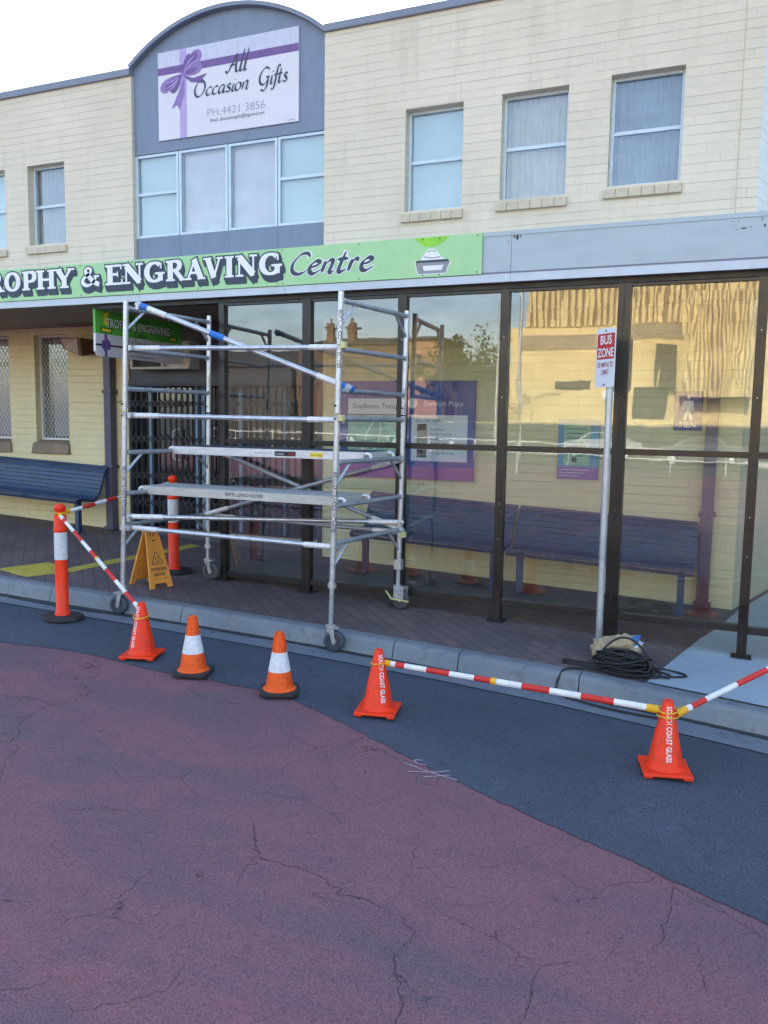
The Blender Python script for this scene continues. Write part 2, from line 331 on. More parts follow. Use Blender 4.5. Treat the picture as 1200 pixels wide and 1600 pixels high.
# ------------------------------------------------------------------ mesh builder
LOC = {}
class MB:
    def __init__(s): s.v = []; s.f = []; s.m = []; s.s = []
    def add(s, vs, fs, mi=0, smooth=False):
        o = len(s.v); s.v += [tuple(v) for v in vs]
        for f in fs: s.f.append([i+o for i in f]); s.m.append(mi); s.s.append(smooth)
        return s
    def box(s, x0, x1, y0, y1, z0, z1, mi=0):
        if x0 > x1: x0, x1 = x1, x0
        if y0 > y1: y0, y1 = y1, y0
        if z0 > z1: z0, z1 = z1, z0
        vs = [(x, y, z) for z in (z0, z1) for y in (y0, y1) for x in (x0, x1)]
        return s.add(vs, [(0, 2, 3, 1), (4, 5, 7, 6), (0, 1, 5, 4), (2, 6, 7, 3), (0, 4, 6, 2), (1, 3, 7, 5)], mi)
    def hexa(s, b, t, mi=0):       # bottom ring (4, ccw) and top ring
        return s.add(list(b)+list(t), [(3, 2, 1, 0), (4, 5, 6, 7), (0, 1, 5, 4), (1, 2, 6, 5), (2, 3, 7, 6), (3, 0, 4, 7)], mi)
    def prism(s, poly, d, mi=0):   # poly: 3-D points, extruded by vector d
        n = len(poly); d = Vector(d); a = [Vector(p) for p in poly]
        return s.add(a+[p+d for p in a], [tuple(range(n-1, -1, -1)), tuple(range(n, 2*n))]+[(i, (i+1) % n, n+(i+1) % n, n+i) for i in range(n)], mi)
    def tube(s, pts, r, n=10, mi=0, caps=True, closed=False):
        pts = [Vector(p) for p in pts]; k = len(pts); rs = r if isinstance(r, (list, tuple)) else [r]*k
        vs = []; ref = None
        for i, p in enumerate(pts):
            if closed: t = (pts[(i+1) % k]-pts[i-1]).normalized()
            else: t = ((pts[min(i+1, k-1)]-pts[max(i-1, 0)])).normalized()
            if ref is None:
                ref = Vector((0, 0, 1)) if abs(t.z) < .9 else Vector((1, 0, 0))
            a = (ref-t*ref.dot(t)).normalized(); b = t.cross(a); ref = a
            vs += [p+(a*math.cos(2*math.pi*j/n)+b*math.sin(2*math.pi*j/n))*rs[i] for j in range(n)]
        fs = []
        for i in range(k if closed else k-1):
            i2 = (i+1) % k
            fs += [(i*n+j, i*n+(j+1) % n, i2*n+(j+1) % n, i2*n+j) for j in range(n)]
        s.add(vs, fs, mi, True)
        if caps and not closed:
            s.add([vs[j] for j in range(n)], [tuple(range(n-1, -1, -1))], mi); s.add([vs[(k-1)*n+j] for j in range(n)], [tuple(range(n))], mi)
        return s
    def lathe(s, prof, c=(0, 0, 0), n=24, mi=0, smooth=True, axis='z'):  # prof: (r, h) bottom to top
        vs = []
        for r, h in prof:
            for j in range(n):
                a = 2*math.pi*j/n; x, y = r*math.cos(a), r*math.sin(a)
                p = (x, y, h) if axis == 'z' else ((x, h, y) if axis == 'y' else (h, x, y))
                vs.append((p[0]+c[0], p[1]+c[1], p[2]+c[2]))
        fs = [(i*n+j, i*n+(j+1) % n, (i+1)*n+(j+1) % n, (i+1)*n+j) for i in range(len(prof)-1) for j in range(n)]
        return s.add(vs, fs, mi, smooth)
    def xf(s, mat, start=0):
        s.v[start:] = [tuple(mat @ Vector(v)) for v in s.v[start:]]; return s
    def join(s, o, mat=None, mi=None):
        vs = [tuple(mat @ Vector(v)) for v in o.v] if mat else o.v
        b = len(s.v); s.v += vs
        for f, m_, sm in zip(o.f, o.m, o.s): s.f.append([i+b for i in f]); s.m.append(m_ if mi is None else mi); s.s.append(sm)
        return s
    def build(s, name, mats, parent=None, local=False, bevel=0, label=None):
        if isinstance(mats, str): mats = [mats]
        off = LOC.get(parent.name, Vector((0, 0, 0))) if parent and not local else Vector((0, 0, 0))
        me = bpy.data.meshes.new(name)
        me.from_pydata([(v[0]-off.x, v[1]-off.y, v[2]-off.z) for v in s.v], [], s.f)
        for m in mats: me.materials.append(M[m])
        me.polygons.foreach_set('material_index', s.m); me.polygons.foreach_set('use_smooth', s.s)
        me.update()
        bm = bmesh.new(); bm.from_mesh(me); bmesh.ops.recalc_face_normals(bm, faces=bm.faces); bm.to_mesh(me); bm.free()
        o = bpy.data.objects.new(name, me); COL.objects.link(o)
        if parent: o.parent = parent
        LOC[o.name] = off
        if bevel:
            b = o.modifiers.new('bevel', 'BEVEL'); b.width = bevel; b.segments = 2; b.limit_method = 'ANGLE'
        if label: o['label'] = label
        return o
def tag(o, label, cat, group=None, kind=None):
    o['label'] = label; o['category'] = cat
    if group: o['group'] = group
    if kind: o['kind'] = kind
    return o
def struct(o): o['kind'] = 'structure'; return o
def thing(name, label, cat, loc=(0, 0, 0), rz=0, group=None, rot=None):
    o = bpy.data.objects.new(name, None); COL.objects.link(o); o.location = loc; o.rotation_euler = rot or (0, 0, rz)
    o.empty_display_size = .1
    LOC[o.name] = Vector(loc)
    return tag(o, label, cat, group)
def copy_tree(o, parent=None):
    c = o.copy(); COL.objects.link(c); c.parent = parent
    for ch in list(o.children): copy_tree(ch, c)
    return c

# ---- lettering
_txt = {}
def text_geo(body, size=1, shear=0, bold=0, align='LEFT', sx=1):
    key = (body, shear, bold, align)
    if key not in _txt:
        cu = bpy.data.curves.new('lettering', 'FONT'); cu.body = body; cu.size = 1; cu.shear = shear; cu.offset = bold; cu.align_x = align; cu.resolution_u = 3
        o = bpy.data.objects.new('lettering', cu); COL.objects.link(o)
        bpy.context.view_layer.update()
        me = o.evaluated_get(bpy.context.evaluated_depsgraph_get()).to_mesh()
        _txt[key] = ([tuple(v.co) for v in me.vertices], [tuple(p.vertices) for p in me.polygons])
        bpy.data.objects.remove(o); bpy.data.curves.remove(cu)
    vs, fs = _txt[key]
    return [(v[0]*size*sx, v[1]*size, 0) for v in vs], fs
def put_text(mb, body, org, u, v, size, mi=0, shear=0, bold=0, align='LEFT', sx=1, lift=0.0):
    vs, fs = text_geo(body, size, shear, bold, align, sx)
    u = Vector(u).normalized(); v = Vector(v).normalized(); n = u.cross(v); org = Vector(org)+n*lift
    mb.add([org+u*a+v*b for a, b, c in vs], fs, mi)
def ribbon(mb, pts, hw, fr, mi=0, smooth_n=0, ext=0, z=0.0, dz=0.0):
    """a flat band along pts; fr maps (a, b, lift) to a point"""
    pts = [Vector((p[0], p[1])) for p in pts]
    hw = list(hw) if isinstance(hw, (list, tuple)) else [hw]*len(pts)
    if smooth_n and len(pts) > 2:
        P, H = [], []
        for i in range(len(pts)-1):
            p0 = pts[max(i-1, 0)]; p1 = pts[i]; p2 = pts[i+1]; p3 = pts[min(i+2, len(pts)-1)]
            for k in range(smooth_n):
                t = k/smooth_n
                P.append(.5*((2*p1)+(p2-p0)*t+(2*p0-5*p1+4*p2-p3)*t*t+(3*p1-p0-3*p2+p3)*t**3)); H.append(hw[i]*(1-t)+hw[i+1]*t)
        P.append(pts[-1]); H.append(hw[-1]); pts, hw = P, H
    if ext:
        pts[0] = pts[0]-(pts[1]-pts[0]).normalized()*ext; pts[-1] = pts[-1]+(pts[-1]-pts[-2]).normalized()*ext
    vs = []; k = len(pts)
    for i, p in enumerate(pts):
        t = (pts[min(i+1, k-1)]-pts[max(i-1, 0)]); t = t.normalized() if t.length else Vector((1, 0))
        n = Vector((-t.y, t.x)); w = hw[i](t) if callable(hw[i]) else hw[i]
        zz = z+dz*i/k
        vs += [fr(p.x-n.x*w, p.y-n.y*w, zz), fr(p.x+n.x*w, p.y+n.y*w, zz)]
    mb.add(vs, [(2*i, 2*i+2, 2*i+3, 2*i+1) for i in range(k-1)], mi)
SW, TW, SF = .138, .052, .042
def ell(cx, cy, rx, ry, a0, a1, n=18, thick=SW, thin=TW):
    P, W = [], []
    for i in range(n+1):
        a = R(a0+(a1-a0)*i/n); P.append((cx+rx*math.cos(a), cy+ry*math.sin(a))); W.append(thin+(thick-thin)*abs(math.cos(a))**1.3)
    return (P, W)
def srf(x0, x1, y): return ([(x0, y), (x1, y)], SF)
def serif_glyph(ch):
    st = lambda x, w=SW, a=0, b=1: ([(x, a), (x, b)], w)
    return {
     'T': [st(.43), srf(.22, .64, SF), ([(.0, .96), (.86, .96)], .042), ([(.03, .72), (.03, .97)], .032), ([(.83, .72), (.83, .97)], .032)],
     'R': [st(.2), srf(.0, .4, SF), srf(.0, .3, 1-SF), ([(.2, .955), (.45, .955), (.60, .86), (.60, .66), (.45, .53), (.2, .52)], [TW, TW+.01, SW*.9, SW*.9, TW+.01, TW], 5), ([(.42, .52), (.74, .03)], .105), srf(.66, .92, SF)],
     'O': [ell(.42, .5, .31, .455, 0, 360, 32)],
     'P': [st(.2), srf(.0, .4, SF), srf(.0, .3, 1-SF), ([(.2, .955), (.46, .955), (.62, .84), (.62, .6), (.46, .47), (.2, .46)], [TW, TW+.01, SW*.95, SW*.95, TW+.01, TW], 5)],
     'H': [st(.2), st(.75), srf(.0, .4, SF), srf(.0, .4, 1-SF), srf(.55, .95, SF), srf(.55, .95, 1-SF), ([(.2, .5), (.75, .5)], TW)],
     'Y': [([(.16, .97), (.46, .42)], SW*.95), ([(.78, .97), (.46, .42)], TW+.01), st(.46, SW, 0, .46), srf(.25, .67, SF), srf(-.02, .36, 1-SF), srf(.62, .96, 1-SF)],
     'E': [st(.2), ([(.0, SF), (.7, SF)], SF+.004), ([(.0, 1-SF), (.68, 1-SF)], SF+.004), ([(.2, .52), (.52, .52)], TW), ([(.70, .0), (.70, .28)], .034), ([(.67, .76), (.67, 1)], .034), ([(.52, .38), (.52, .66)], .03)],
     'N': [([(.16, 0), (.16, 1)], .045), ([(.16, .93), (.76, .07)], SW*1.05), ([(.76, 0), (.76, 1)], .045), srf(.0, .34, SF), srf(.0, .26, 1-SF), srf(.6, .92, 1-SF)],
     'G': [ell(.45, .5, .33, .455, 48, 318, 26), ([(.70, .05), (.70, .42)], SW*.85), srf(.48, .88, .43), ([(.72, .66), (.72, .95)], .036)],
     'A': [([(.44, .97), (.12, .03)], TW), ([(.40, .99), (.72, .03)], SW), ([(.22, .33), (.62, .33)], TW), srf(-.02, .28, SF), srf(.56, .92, SF)],
     'V': [([(.2, .97), (.50, .03)], SW), ([(.50, .03), (.78, .97)], TW), srf(.0, .38, 1-SF), srf(.64, .94, 1-SF)],
     'I': [st(.2), srf(.0, .4, SF), srf(.0, .4, 1-SF)],
     '&': [([(.92, .06), (.66, .22), (.34, .62), (.27, .8), (.38, .95), (.52, .85), (.48, .68), (.22, .46), (.12, .24), (.26, .06), (.48, .07), (.68, .26), (.78, .48)], [.09, .11, .105, .08, .045, .07, .06, .06, .11, .08, .05, .06, .045], 4), srf(.66, .92, .50)],
    }[ch]
GW = {'T': .86, 'R': .92, 'O': .84, 'P': .74, 'H': .95, 'Y': .92, 'E': .74, 'N': .92, 'G': .88, 'A': .92, 'V': .94, 'I': .4, '&': .96}
def serif_word(mb, cells, fr, dil=0, mi=0, z=0, shift=(0, 0)):
    """cells: (char, x0, x1, y0, height)"""
    q = 0
    for ch, x0, x1, y0, h in cells:
        sx = (x1-x0)/GW[ch]
        for g in serif_glyph(ch):
            pts, w = g[0], g[1]; sm = g[2] if len(g) > 2 else 0
            P = [(x0+p[0]*sx+shift[0], y0+p[1]*h+shift[1]) for p in pts]
            k = (sx+h)/2
            W = [x*k+dil for x in w] if isinstance(w, list) else [w*k+dil]*len(P)
            closed = ch == 'O'
            ribbon(mb, P, W, fr, mi, sm, 0 if closed else dil, z+(q % 7)*.00012); q += 1
SCRIPT = {
 'C': (.85, [[(.80, .80), (.66, .98), (.38, .93), (.10, .58), (.10, .20), (.34, .02), (.62, .08), (.86, .30)]]),
 'e': (.50, [[(.06, .24), (.34, .33), (.40, .44), (.27, .50), (.10, .33), (.10, .09), (.26, .0), (.5, .16)]]),
 'n': (.54, [[(.12, .48), (.04, .02)], [(.07, .26), (.26, .49), (.38, .43), (.32, .08), (.38, .0), (.5, .1)]]),
 't': (.40, [[(.24, .80), (.10, .14), (.18, .0), (.36, .12)], [(.0, .50), (.36, .53)]]),
 'r': (.40, [[(.12, .48), (.04, .02)], [(.07, .26), (.22, .48), (.36, .44)]]),
 'A': (.78, [[(-.05, .12), (.08, .0), (.24, .2), (.62, 1.0)], [(.62, 1.0), (.62, .1), (.72, .0), (.8, .06)], [(.2, .36), (.66, .40)]]),
 'l': (.24, [[(.22, 1.02), (.06, .12), (.12, .0), (.22, .06)]]),
 'O': (.82, [[(.46, .98), (.16, .82), (.04, .38), (.22, .02), (.52, .08), (.74, .5), (.62, .92), (.40, 1.0)]]),
 'c': (.44, [[(.40, .42), (.28, .50), (.08, .33), (.07, .08), (.2, .0), (.40, .12)]]),
 'a': (.50, [[(.40, .46), (.2, .49), (.04, .2), (.12, .0), (.3, .14), (.44, .48)], [(.42, .48), (.36, .08), (.42, .0), (.5, .08)]]),
 's': (.40, [[(.36, .43), (.22, .50), (.14, .36), (.30, .18), (.22, .01), (.02, .05)]]),
 'i': (.22, [[(.14, .48), (.06, .10), (.12, .0), (.22, .07)], [(.19, .68), (.2, .71), (.22, .73)]]),
 'o': (.48, [[(.26, .50), (.07, .36), (.06, .1), (.2, .0), (.38, .14), (.40, .40), (.24, .50)]]),
 'G': (.92, [[(.80, .84), (.62, .98), (.34, .92), (.08, .56), (.10, .18), (.34, .02), (.60, .12), (.76, .42)], [(.55, .42), (.86, .46)], [(.78, .42), (.66, -.1), (.45, -.32), (.2, -.26)]]),
 'f': (.36, [[(.52, .92), (.40, 1.02), (.28, .7), (.14, -.1), (.02, -.32), (-.12, -.28)], [(.04, .48), (.4, .5)]]),
 ' ': (.35, []),
}
def script_width(s): return sum(SCRIPT[c][0] for c in s)
def script_word(mb, s, x0, y0, h, fr, mi=0, z=0, pen=.05, thin=.014, sx=1., slant=.12, nib=35, dil=0, shift=(0, 0)):
    x = x0; q = 0
    nv = Vector((math.cos(R(nib)), math.sin(R(nib))))
    for ch in s:
        w, strokes = SCRIPT[ch]
        for st in strokes:
            P = [(x+(p[0]+p[1]*slant)*h*sx+shift[0], y0+p[1]*h+shift[1]) for p in st]
            f = lambda t: (thin+pen*abs(t.x*nv.y-t.y*nv.x))*h+dil
            ribbon(mb, P, [thin*h+dil]*len(P), fr, mi, 0) if False else _rib_pen(mb, P, f, fr, mi, z+(q % 6)*.00012, dil)
            q += 1
        x += w*h*sx
    return x
def _rib_pen(mb, P, f, fr, mi, z, dil):
    pts = [Vector(p) for p in P]; out = []
    if len(pts) == 2: out = [pts[0]*(1-t/4)+pts[1]*(t/4) for t in range(5)]
    else:
        for i in range(len(pts)-1):
            p0 = pts[max(i-1, 0)]; p1 = pts[i]; p2 = pts[i+1]; p3 = pts[min(i+2, len(pts)-1)]
            for k in range(5):
                t = k/5; out.append(.5*((2*p1)+(p2-p0)*t+(2*p0-5*p1+4*p2-p3)*t*t+(3*p1-p0-3*p2+p3)*t**3))
        out.append(pts[-1])
    W = []
    k = len(out)
    for i in range(k):
        t = (out[min(i+1, k-1)]-out[max(i-1, 0)]).normalized(); e = min(i, k-1-i)/max(k*.18, 1)
        W.append(f(t)*min(1, .45+.55*e) if not dil else f(t))
    ribbon(mb, out, W, fr, mi, 0, dil, z, .0001)

# ------------------------------------------------------------------ ground
def clampf(a, lo, hi): return max(lo, min(hi, a))
def xs_(x): return clampf(x, -16, 6)
def z_path(x, y): return -.033-.039*xs_(x)+.02*y
def z_road(x, y): return -.165-.039*xs_(x)+.02*clampf(y, -4, 20)
KX = [-16, -10, -6.6, -5.8, -4.8, -3.9, -3.3, -2.6, -1.95, -1.1, -.5, .25, 1.5, 6]
BACK = [5.70, 5.78, 5.84, 5.86, 5.91, 5.95, 5.965, 5.96, 5.945, 5.92, 5.865, 5.77, 5.62, 5.2]
GUT = [5.28, 5.40, 5.47, 5.49, 5.53, 5.56, 5.575, 5.57, 5.56, 5.51, 5.44, 5.34, 5.20, 4.8]
def interp(x, A, B):
    if x <= A[0]: return B[0]
    for i in range(len(A)-1):
        if x <= A[i+1]: return B[i]+(B[i+1]-B[i])*(x-A[i])/(A[i+1]-A[i])
    return B[-1]
def sheet(name, mat, xs, ys, zf, dz=0, thick=0):
    mb = MB(); vs = [(x, y, zf(x, y)+dz) for y in ys for x in xs]; n = len(xs)
    mb.add(vs, [(j*n+i, j*n+i+1, (j+1)*n+i+1, (j+1)*n+i) for j in range(len(ys)-1) for i in range(n-1)])
    return struct(mb.build(name, mat))
gx = [-400, -200, -90, -50, -30, -20, -16, -12, -8, -4, 0, 3, 6, 12, 30, 60, 120, 400]
gy = [-400, -150, -60, -36.5, -20, -10, -4, 0, 3, 5.2, 20, 60, 200, 500]
sheet('ground', 'asphalt_far', gx, gy, lambda x, y: z_road(x, y)-.016)
sheet('bus_bay_road', 'road_red', [-24, -16, -12, -8, -4, 0, 3, 6, 10], [-22, -10, -4, 0, 3, 5.2], lambda x, y: z_road(x, y)-.008)
# dark asphalt strip beside the gutter with its wavering edge
RED = [(-400, 5.0), (-16, 5.0), (-9, 4.62), (-6.2, 4.60), (-5.25, 4.64), (-4.8, 4.74), (-4.42, 4.77), (-3.95, 4.72), (-3.6, 4.73), (-3.3, 4.75), (-2.94, 4.755), (-2.62, 4.70), (-2.2, 4.52), (-1.65, 4.26), (-1.06, 4.005), (-.33, 3.735), (.19, 3.53), (1.5, 3.0), (6, 1.2), (400, 1.2)]
ax = [p[0] for p in RED]; ay = [p[1] for p in RED]
mb = MB(); xs = sorted(set([-400, -60, -16]+[i*.03-12 for i in range(0, 600)]+[60, 400]))
vs = []
for x in xs:
    e = interp(x, ax, ay)+(random.choice((-1, 1, .4))*random.uniform(0, .012) if -12 < x < 6 else 0); g = interp(x, KX, GUT)+.02
    vs += [(x, e+(g-e)*t, z_road(x, e+(g-e)*t)-.004) for t in (0, .5, 1)]
mb.add(vs, [(i*3+j, i*3+3+j, i*3+4+j, i*3+1+j) for i in range(len(xs)-1) for j in (0, 1)])
struct(mb.build('road_strip', 'asphalt'))
# gutter
mb = MB(); gxs = [x for x in KX]; prof = lambda x: [(interp(x, KX, GUT), .003), (interp(x, KX, BACK)-.165, -.004), (interp(x, KX, BACK)-.10, .0)]
vs = []
for x in gxs: vs += [(x, y, z_road(x, y)+dz) for y, dz in prof(x)]
mb.add(vs, [(i*3+j, i*3+3+j, i*3+4+j, i*3+1+j) for i in range(len(gxs)-1) for j in (0, 1)])
struct(mb.build('gutter', 'gutter_concrete'))
# kerb: cast lengths with open joints
mb = MB(); joints = [-16, -11.5, -9.0, -7.2, -5.82, -4.4, -2.42, -1.885, -.98, .62, 2.2, 4.1, 6]
for a, b in zip(joints[:-1], joints[1:]):
    X = [a+.004]+[a+(b-a)*t/6 for t in range(1, 6)]+[b-.004]; vs = []
    for x in X:
        B = interp(x, KX, BACK); zt = z_path(x, B)+.004
        zr = z_road(x, B)
        P = [(B, zt-.2), (B, zt), (B-.085, zt-.002), (B-.108, zt-.012), (B-.122, zt-.034), (B-.152, zr+.004), (B-.152, zr-.15)]
        vs += [(x, y, z) for y, z in P]
    n = 7; k = len(X)
    mb.add(vs, [(i*n+j, (i+1)*n+j, (i+1)*n+j+1, i*n+j+1) for i in range(k-1) for j in range(n-1)], 0, False)
    mb.add(vs[:n], [tuple(range(n))]); mb.add(vs[-n:], [tuple(range(n))])
o = struct(mb.build('kerb', 'kerb_concrete'))
random.seed(31)
mb = MB(); vs = []; X = [-12+i*.05 for i in range(0, 300)]
for x in X:
    b = interp(x, KX, BACK)-.153; w = .018+.016*math.sin(x*2.1)**2+.05*max(0, math.sin(x*.9+.4))**6+random.uniform(0, .014)
    vs += [(x, b-w, z_road(x, b)+.0035), (x, b+.004, z_road(x, b)+.010)]
mb.add(vs, [(2*i, 2*i+2, 2*i+3, 2*i+1) for i in range(len(X)-1)]); o = mb.build('gutter_dirt', 'grime'); o['kind'] = 'stuff'; tag(o, 'dark damp grime gathered along the foot of the kerb', 'dirt')
mb = MB()
for k in range(420):
    x = random.uniform(-7, 1.2); b = interp(x, KX, BACK)-.155; y = b-abs(random.gauss(0, .09)) if random.random() < .75 else random.uniform(3.9, 5.4); r = random.uniform(.0015, .005)
    z = z_road(x, y)+.004; a = random.random()*6; mb.hexa([(x+r*math.cos(a+q*1.57), y+r*math.sin(a+q*1.57), z-.004) for q in range(4)], [(x+r*.6*math.cos(a+q*1.4), y+r*.6*math.sin(a+q*1.4), z+r*.7) for q in range(4)], random.choice((0, 0, 1, 2)))
o = mb.build('gutter_grit', ['grime', 'kerb_concrete', 'leaf_dry']); tag(o, 'scattered grit and leaf crumbs in the gutter and on the dark asphalt', 'grit', None, 'stuff')
# paved footpath (dark brick) and the concrete area at the right
sheet_x = [-60, -30, -16]+[-16+i for i in range(1, 17)]+[1, 2, 4, 6, 30]
mb = MB(); vs = []
for x in sheet_x:
    b = interp(x, KX, BACK)
    vs += [(x, b, z_path(x, b)), (x, 8.5, z_path(x, 8.5)), (x, 14, z_path(x, 14))]
mb.add(vs, [(i*3+j, i*3+3+j, i*3+4+j, i*3+1+j) for i in range(len(sheet_x)-1) for j in (0, 1)])
struct(mb.build('footpath', 'pavers'))
mb = MB(); L = [(-.545, 5.872), (-.38, 6.672), (-.25, 7.279), (-.13, 7.706), (.02, 8.46), (.5, 10.2), (1, 13)]
vs = []
for x, y in L:
    e = 0
    for xx in (x, x+.9, 6, 30):
        yy = max(y, interp(xx, KX, BACK)+.002) if y < 6 else y
        if y < 6: yy = interp(xx, KX, BACK)+.002
        vs.append((xx, yy, z_path(xx, yy)+.004))
mb.add(vs, [(i*4+j, i*4+1+j, i*4+5+j, i*4+4+j) for i in range(len(L)-1) for j in range(3)])
struct(mb.build('pavement', 'path_concrete'))
# far pavement across the street (seen in the glass)
mb = MB(); mb.box(-60, 30, -36.4, -33.0, -.45, -.02); struct(mb.build('far_pavement', 'far_concrete'))
# yellow line and tactile tile
mb = MB(); l0, l1 = (-6.22, 6.30), (-5.99, 8.2); w = .085; vs = []
for i in range(9):
    t = i/8; x = l0[0]+(l1[0]-l0[0])*t; y = l0[1]+(l1[1]-l0[1])*t
    vs += [(x-w, y, z_path(x-w, y)+.003), (x+w, y, z_path(x+w, y)+.003)]
mb.add(vs, [(2*i, 2*i+1, 2*i+3, 2*i+2) for i in range(8)]); struct(mb.build('line_marking', 'paint_yellow'))
mb = MB(); A, B, C_, D = Vector((-6.80, 6.02)), Vector((-6.33, 5.93)), Vector((-6.12, 6.36)), Vector((-6.62, 6.52))
def P2(p, dz): return (p.x, p.y, z_path(p.x, p.y)+dz)
mb.hexa([P2(p, -.02) for p in (A, B, C_, D)], [P2(p, .006) for p in (A, B, C_, D)])
for i in range(11):
    t = (i+.5)/11
    a = A.lerp(B, t); d = D.lerp(C_, t); e = (B-A).normalized()*.011; a2 = a.lerp(d, .03); d2 = a.lerp(d, .97)
    mb.hexa([P2(q, .005) for q in (a2-e, a2+e, d2+e, d2-e)], [P2(q, .013) for q in (a2-e*.6, a2+e*.6, d2+e*.6, d2-e*.6)])
tag(mb.build('tactile_paving', 'paint_yellow'), 'yellow ribbed tactile tile set in the dark footpath by the kerb', 'tactile tile')
# chalk survey mark on the red road
mb = MB()
fr = lambda a, b, c: (a, b, z_road(a, b)-.008+.004+c)
for pts in ([(-1.66, 4.19), (-1.50, 4.15), (-1.33, 4.13)], [(-1.60, 4.10), (-1.47, 4.16), (-1.40, 4.22)], [(-1.58, 4.27), (-1.62, 4.25), (-1.60, 4.22), (-1.54, 4.22)], [(-1.50, 4.08), (-1.38, 4.17)]):
    ribbon(mb, pts, .0045, fr, 0, 4, 0, random.random()*.001)
struct(mb.build('chalk_marking', 'chalk'))

# ------------------------------------------------------------------ building
YW = 8.5
bld = thing('brick_building', 'two storey cream painted brick shop building with a grey arched centre panel', 'building', (-7, YW, 0))
def wall_holes(mb, x0, x1, z0, z1, yf, yb, holes, mi=0):
    X = sorted(set([x0, x1]+[h[0] for h in holes]+[h[1] for h in holes])); Z = sorted(set([z0, z1]+[h[2] for h in holes]+[h[3] for h in holes]))
    X = [x for x in X if x0 <= x <= x1]; Z = [z for z in Z if z0 <= z <= z1]
    for i in range(len(X)-1):
        for j in range(len(Z)-1):
            cx, cz = (X[i]+X[i+1])/2, (Z[j]+Z[j+1])/2
            if any(h[0] < cx < h[1] and h[2] < cz < h[3] for h in holes): continue
            mb.add([(X[i], yf, Z[j]), (X[i+1], yf, Z[j]), (X[i+1], yf, Z[j+1]), (X[i], yf, Z[j+1])], [(0, 1, 2, 3)], mi)
    for a, b, c, d in holes:
        mb.add([(a, yf, c), (a, yb, c), (a, yb, d), (a, yf, d)], [(0, 1, 2, 3)], mi); mb.add([(b, yf, c), (b, yb, c), (b, yb, d), (b, yf, d)], [(0, 1, 2, 3)], mi)
        mb.add([(a, yf, c), (b, yf, c), (b, yb, c), (a, yb, c)], [(0, 1, 2, 3)], mi); mb.add([(a, yf, d), (b, yf, d), (b, yb, d), (a, yb, d)], [(0, 1, 2, 3)], mi)
    for a, b in ((x0, x0), (x1, x1)):
        mb.add([(a, yf, z0), (a, yb, z0), (a, yb, z1), (a, yf, z1)], [(0, 1, 2, 3)], mi)
XL0, PXL, PXR, XR = -20., -7.10, -4.45, -.03
UP = [(-3.485, -2.845, 4.105, 5.15), (-2.44, -1.77, 4.135, 5.165), (-1.37, -.70, 4.165, 5.195)]
UPL = [(-8.82, -8.19, 4.11, 5.12), (-9.86, -9.22, 4.11, 5.12), (-10.9, -10.26, 4.11, 5.12)]
GL = [(-8.80, -8.22, 1.40, 2.955), (-9.86, -9.26, 1.40, 2.955), (-10.9, -10.3, 1.40, 2.955)]
mb = MB(); wall_holes(mb, XL0, PXL, 3.03, 6.0, YW, YW+.3, UPL); mb.build('wall', 'brick', bld)
mb = MB(); wall_holes(mb, PXR, XR, 3.03, 6.07, YW, YW+.3, UP); mb.build('wall', 'brick', bld)
mb = MB(); wall_holes(mb, XL0, -7.22, -.2, 3.03, YW, YW+.3, GL); mb.build('wall', 'brick_low', bld)
mb = MB(); wall_holes(mb, PXR, XR, -.3, 3.03, YW, YW+.3, []); mb.build('wall', 'brick_low', bld)
# side wall turning the corner, near white above, duller below
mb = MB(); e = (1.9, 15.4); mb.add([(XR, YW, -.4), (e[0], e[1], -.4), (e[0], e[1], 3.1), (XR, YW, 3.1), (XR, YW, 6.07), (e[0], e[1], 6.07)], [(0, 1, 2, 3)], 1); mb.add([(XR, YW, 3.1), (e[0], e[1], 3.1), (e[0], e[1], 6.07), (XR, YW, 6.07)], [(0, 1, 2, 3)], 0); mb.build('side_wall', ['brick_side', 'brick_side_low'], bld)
# copings
mb = MB(); mb.box(XL0, PXL, YW-.035, YW+.32, 6.0, 6.085); mb.build('coping', 'coping', bld, bevel=.006)
mb = MB(); mb.box(PXR+.001, XR+.03, YW-.035, YW+.32, 6.07, 6.15); mb.build('coping', 'coping', bld, bevel=.006)
# back, roof, floors closing the block so that no daylight leaks through
mb = MB(); mb.prism([(XL0, YW+.33, 5.75), (XR+.04, YW+.33, 5.75), (1.84, 15.4, 5.75), (XL0, 15.4, 5.75)], (0, 0, .15)); mb.box(XL0, 1.8, 15.1, 15.4, -.4, 5.74); mb.box(XL0, XR+.25, YW+1.6, YW+1.7, -.4, 5.74)
mb.box(XL0, XR-.01, YW+.31, YW+1.59, 3.0, 3.12); mb.box(-7.3, -7.2, YW+.31, YW+1.59, -.4, 2.99); mb.box(-4.40, -4.3, YW+.31, YW+1.59, -.4, 2.99)
mb.build('roof', 'room_dark', bld)
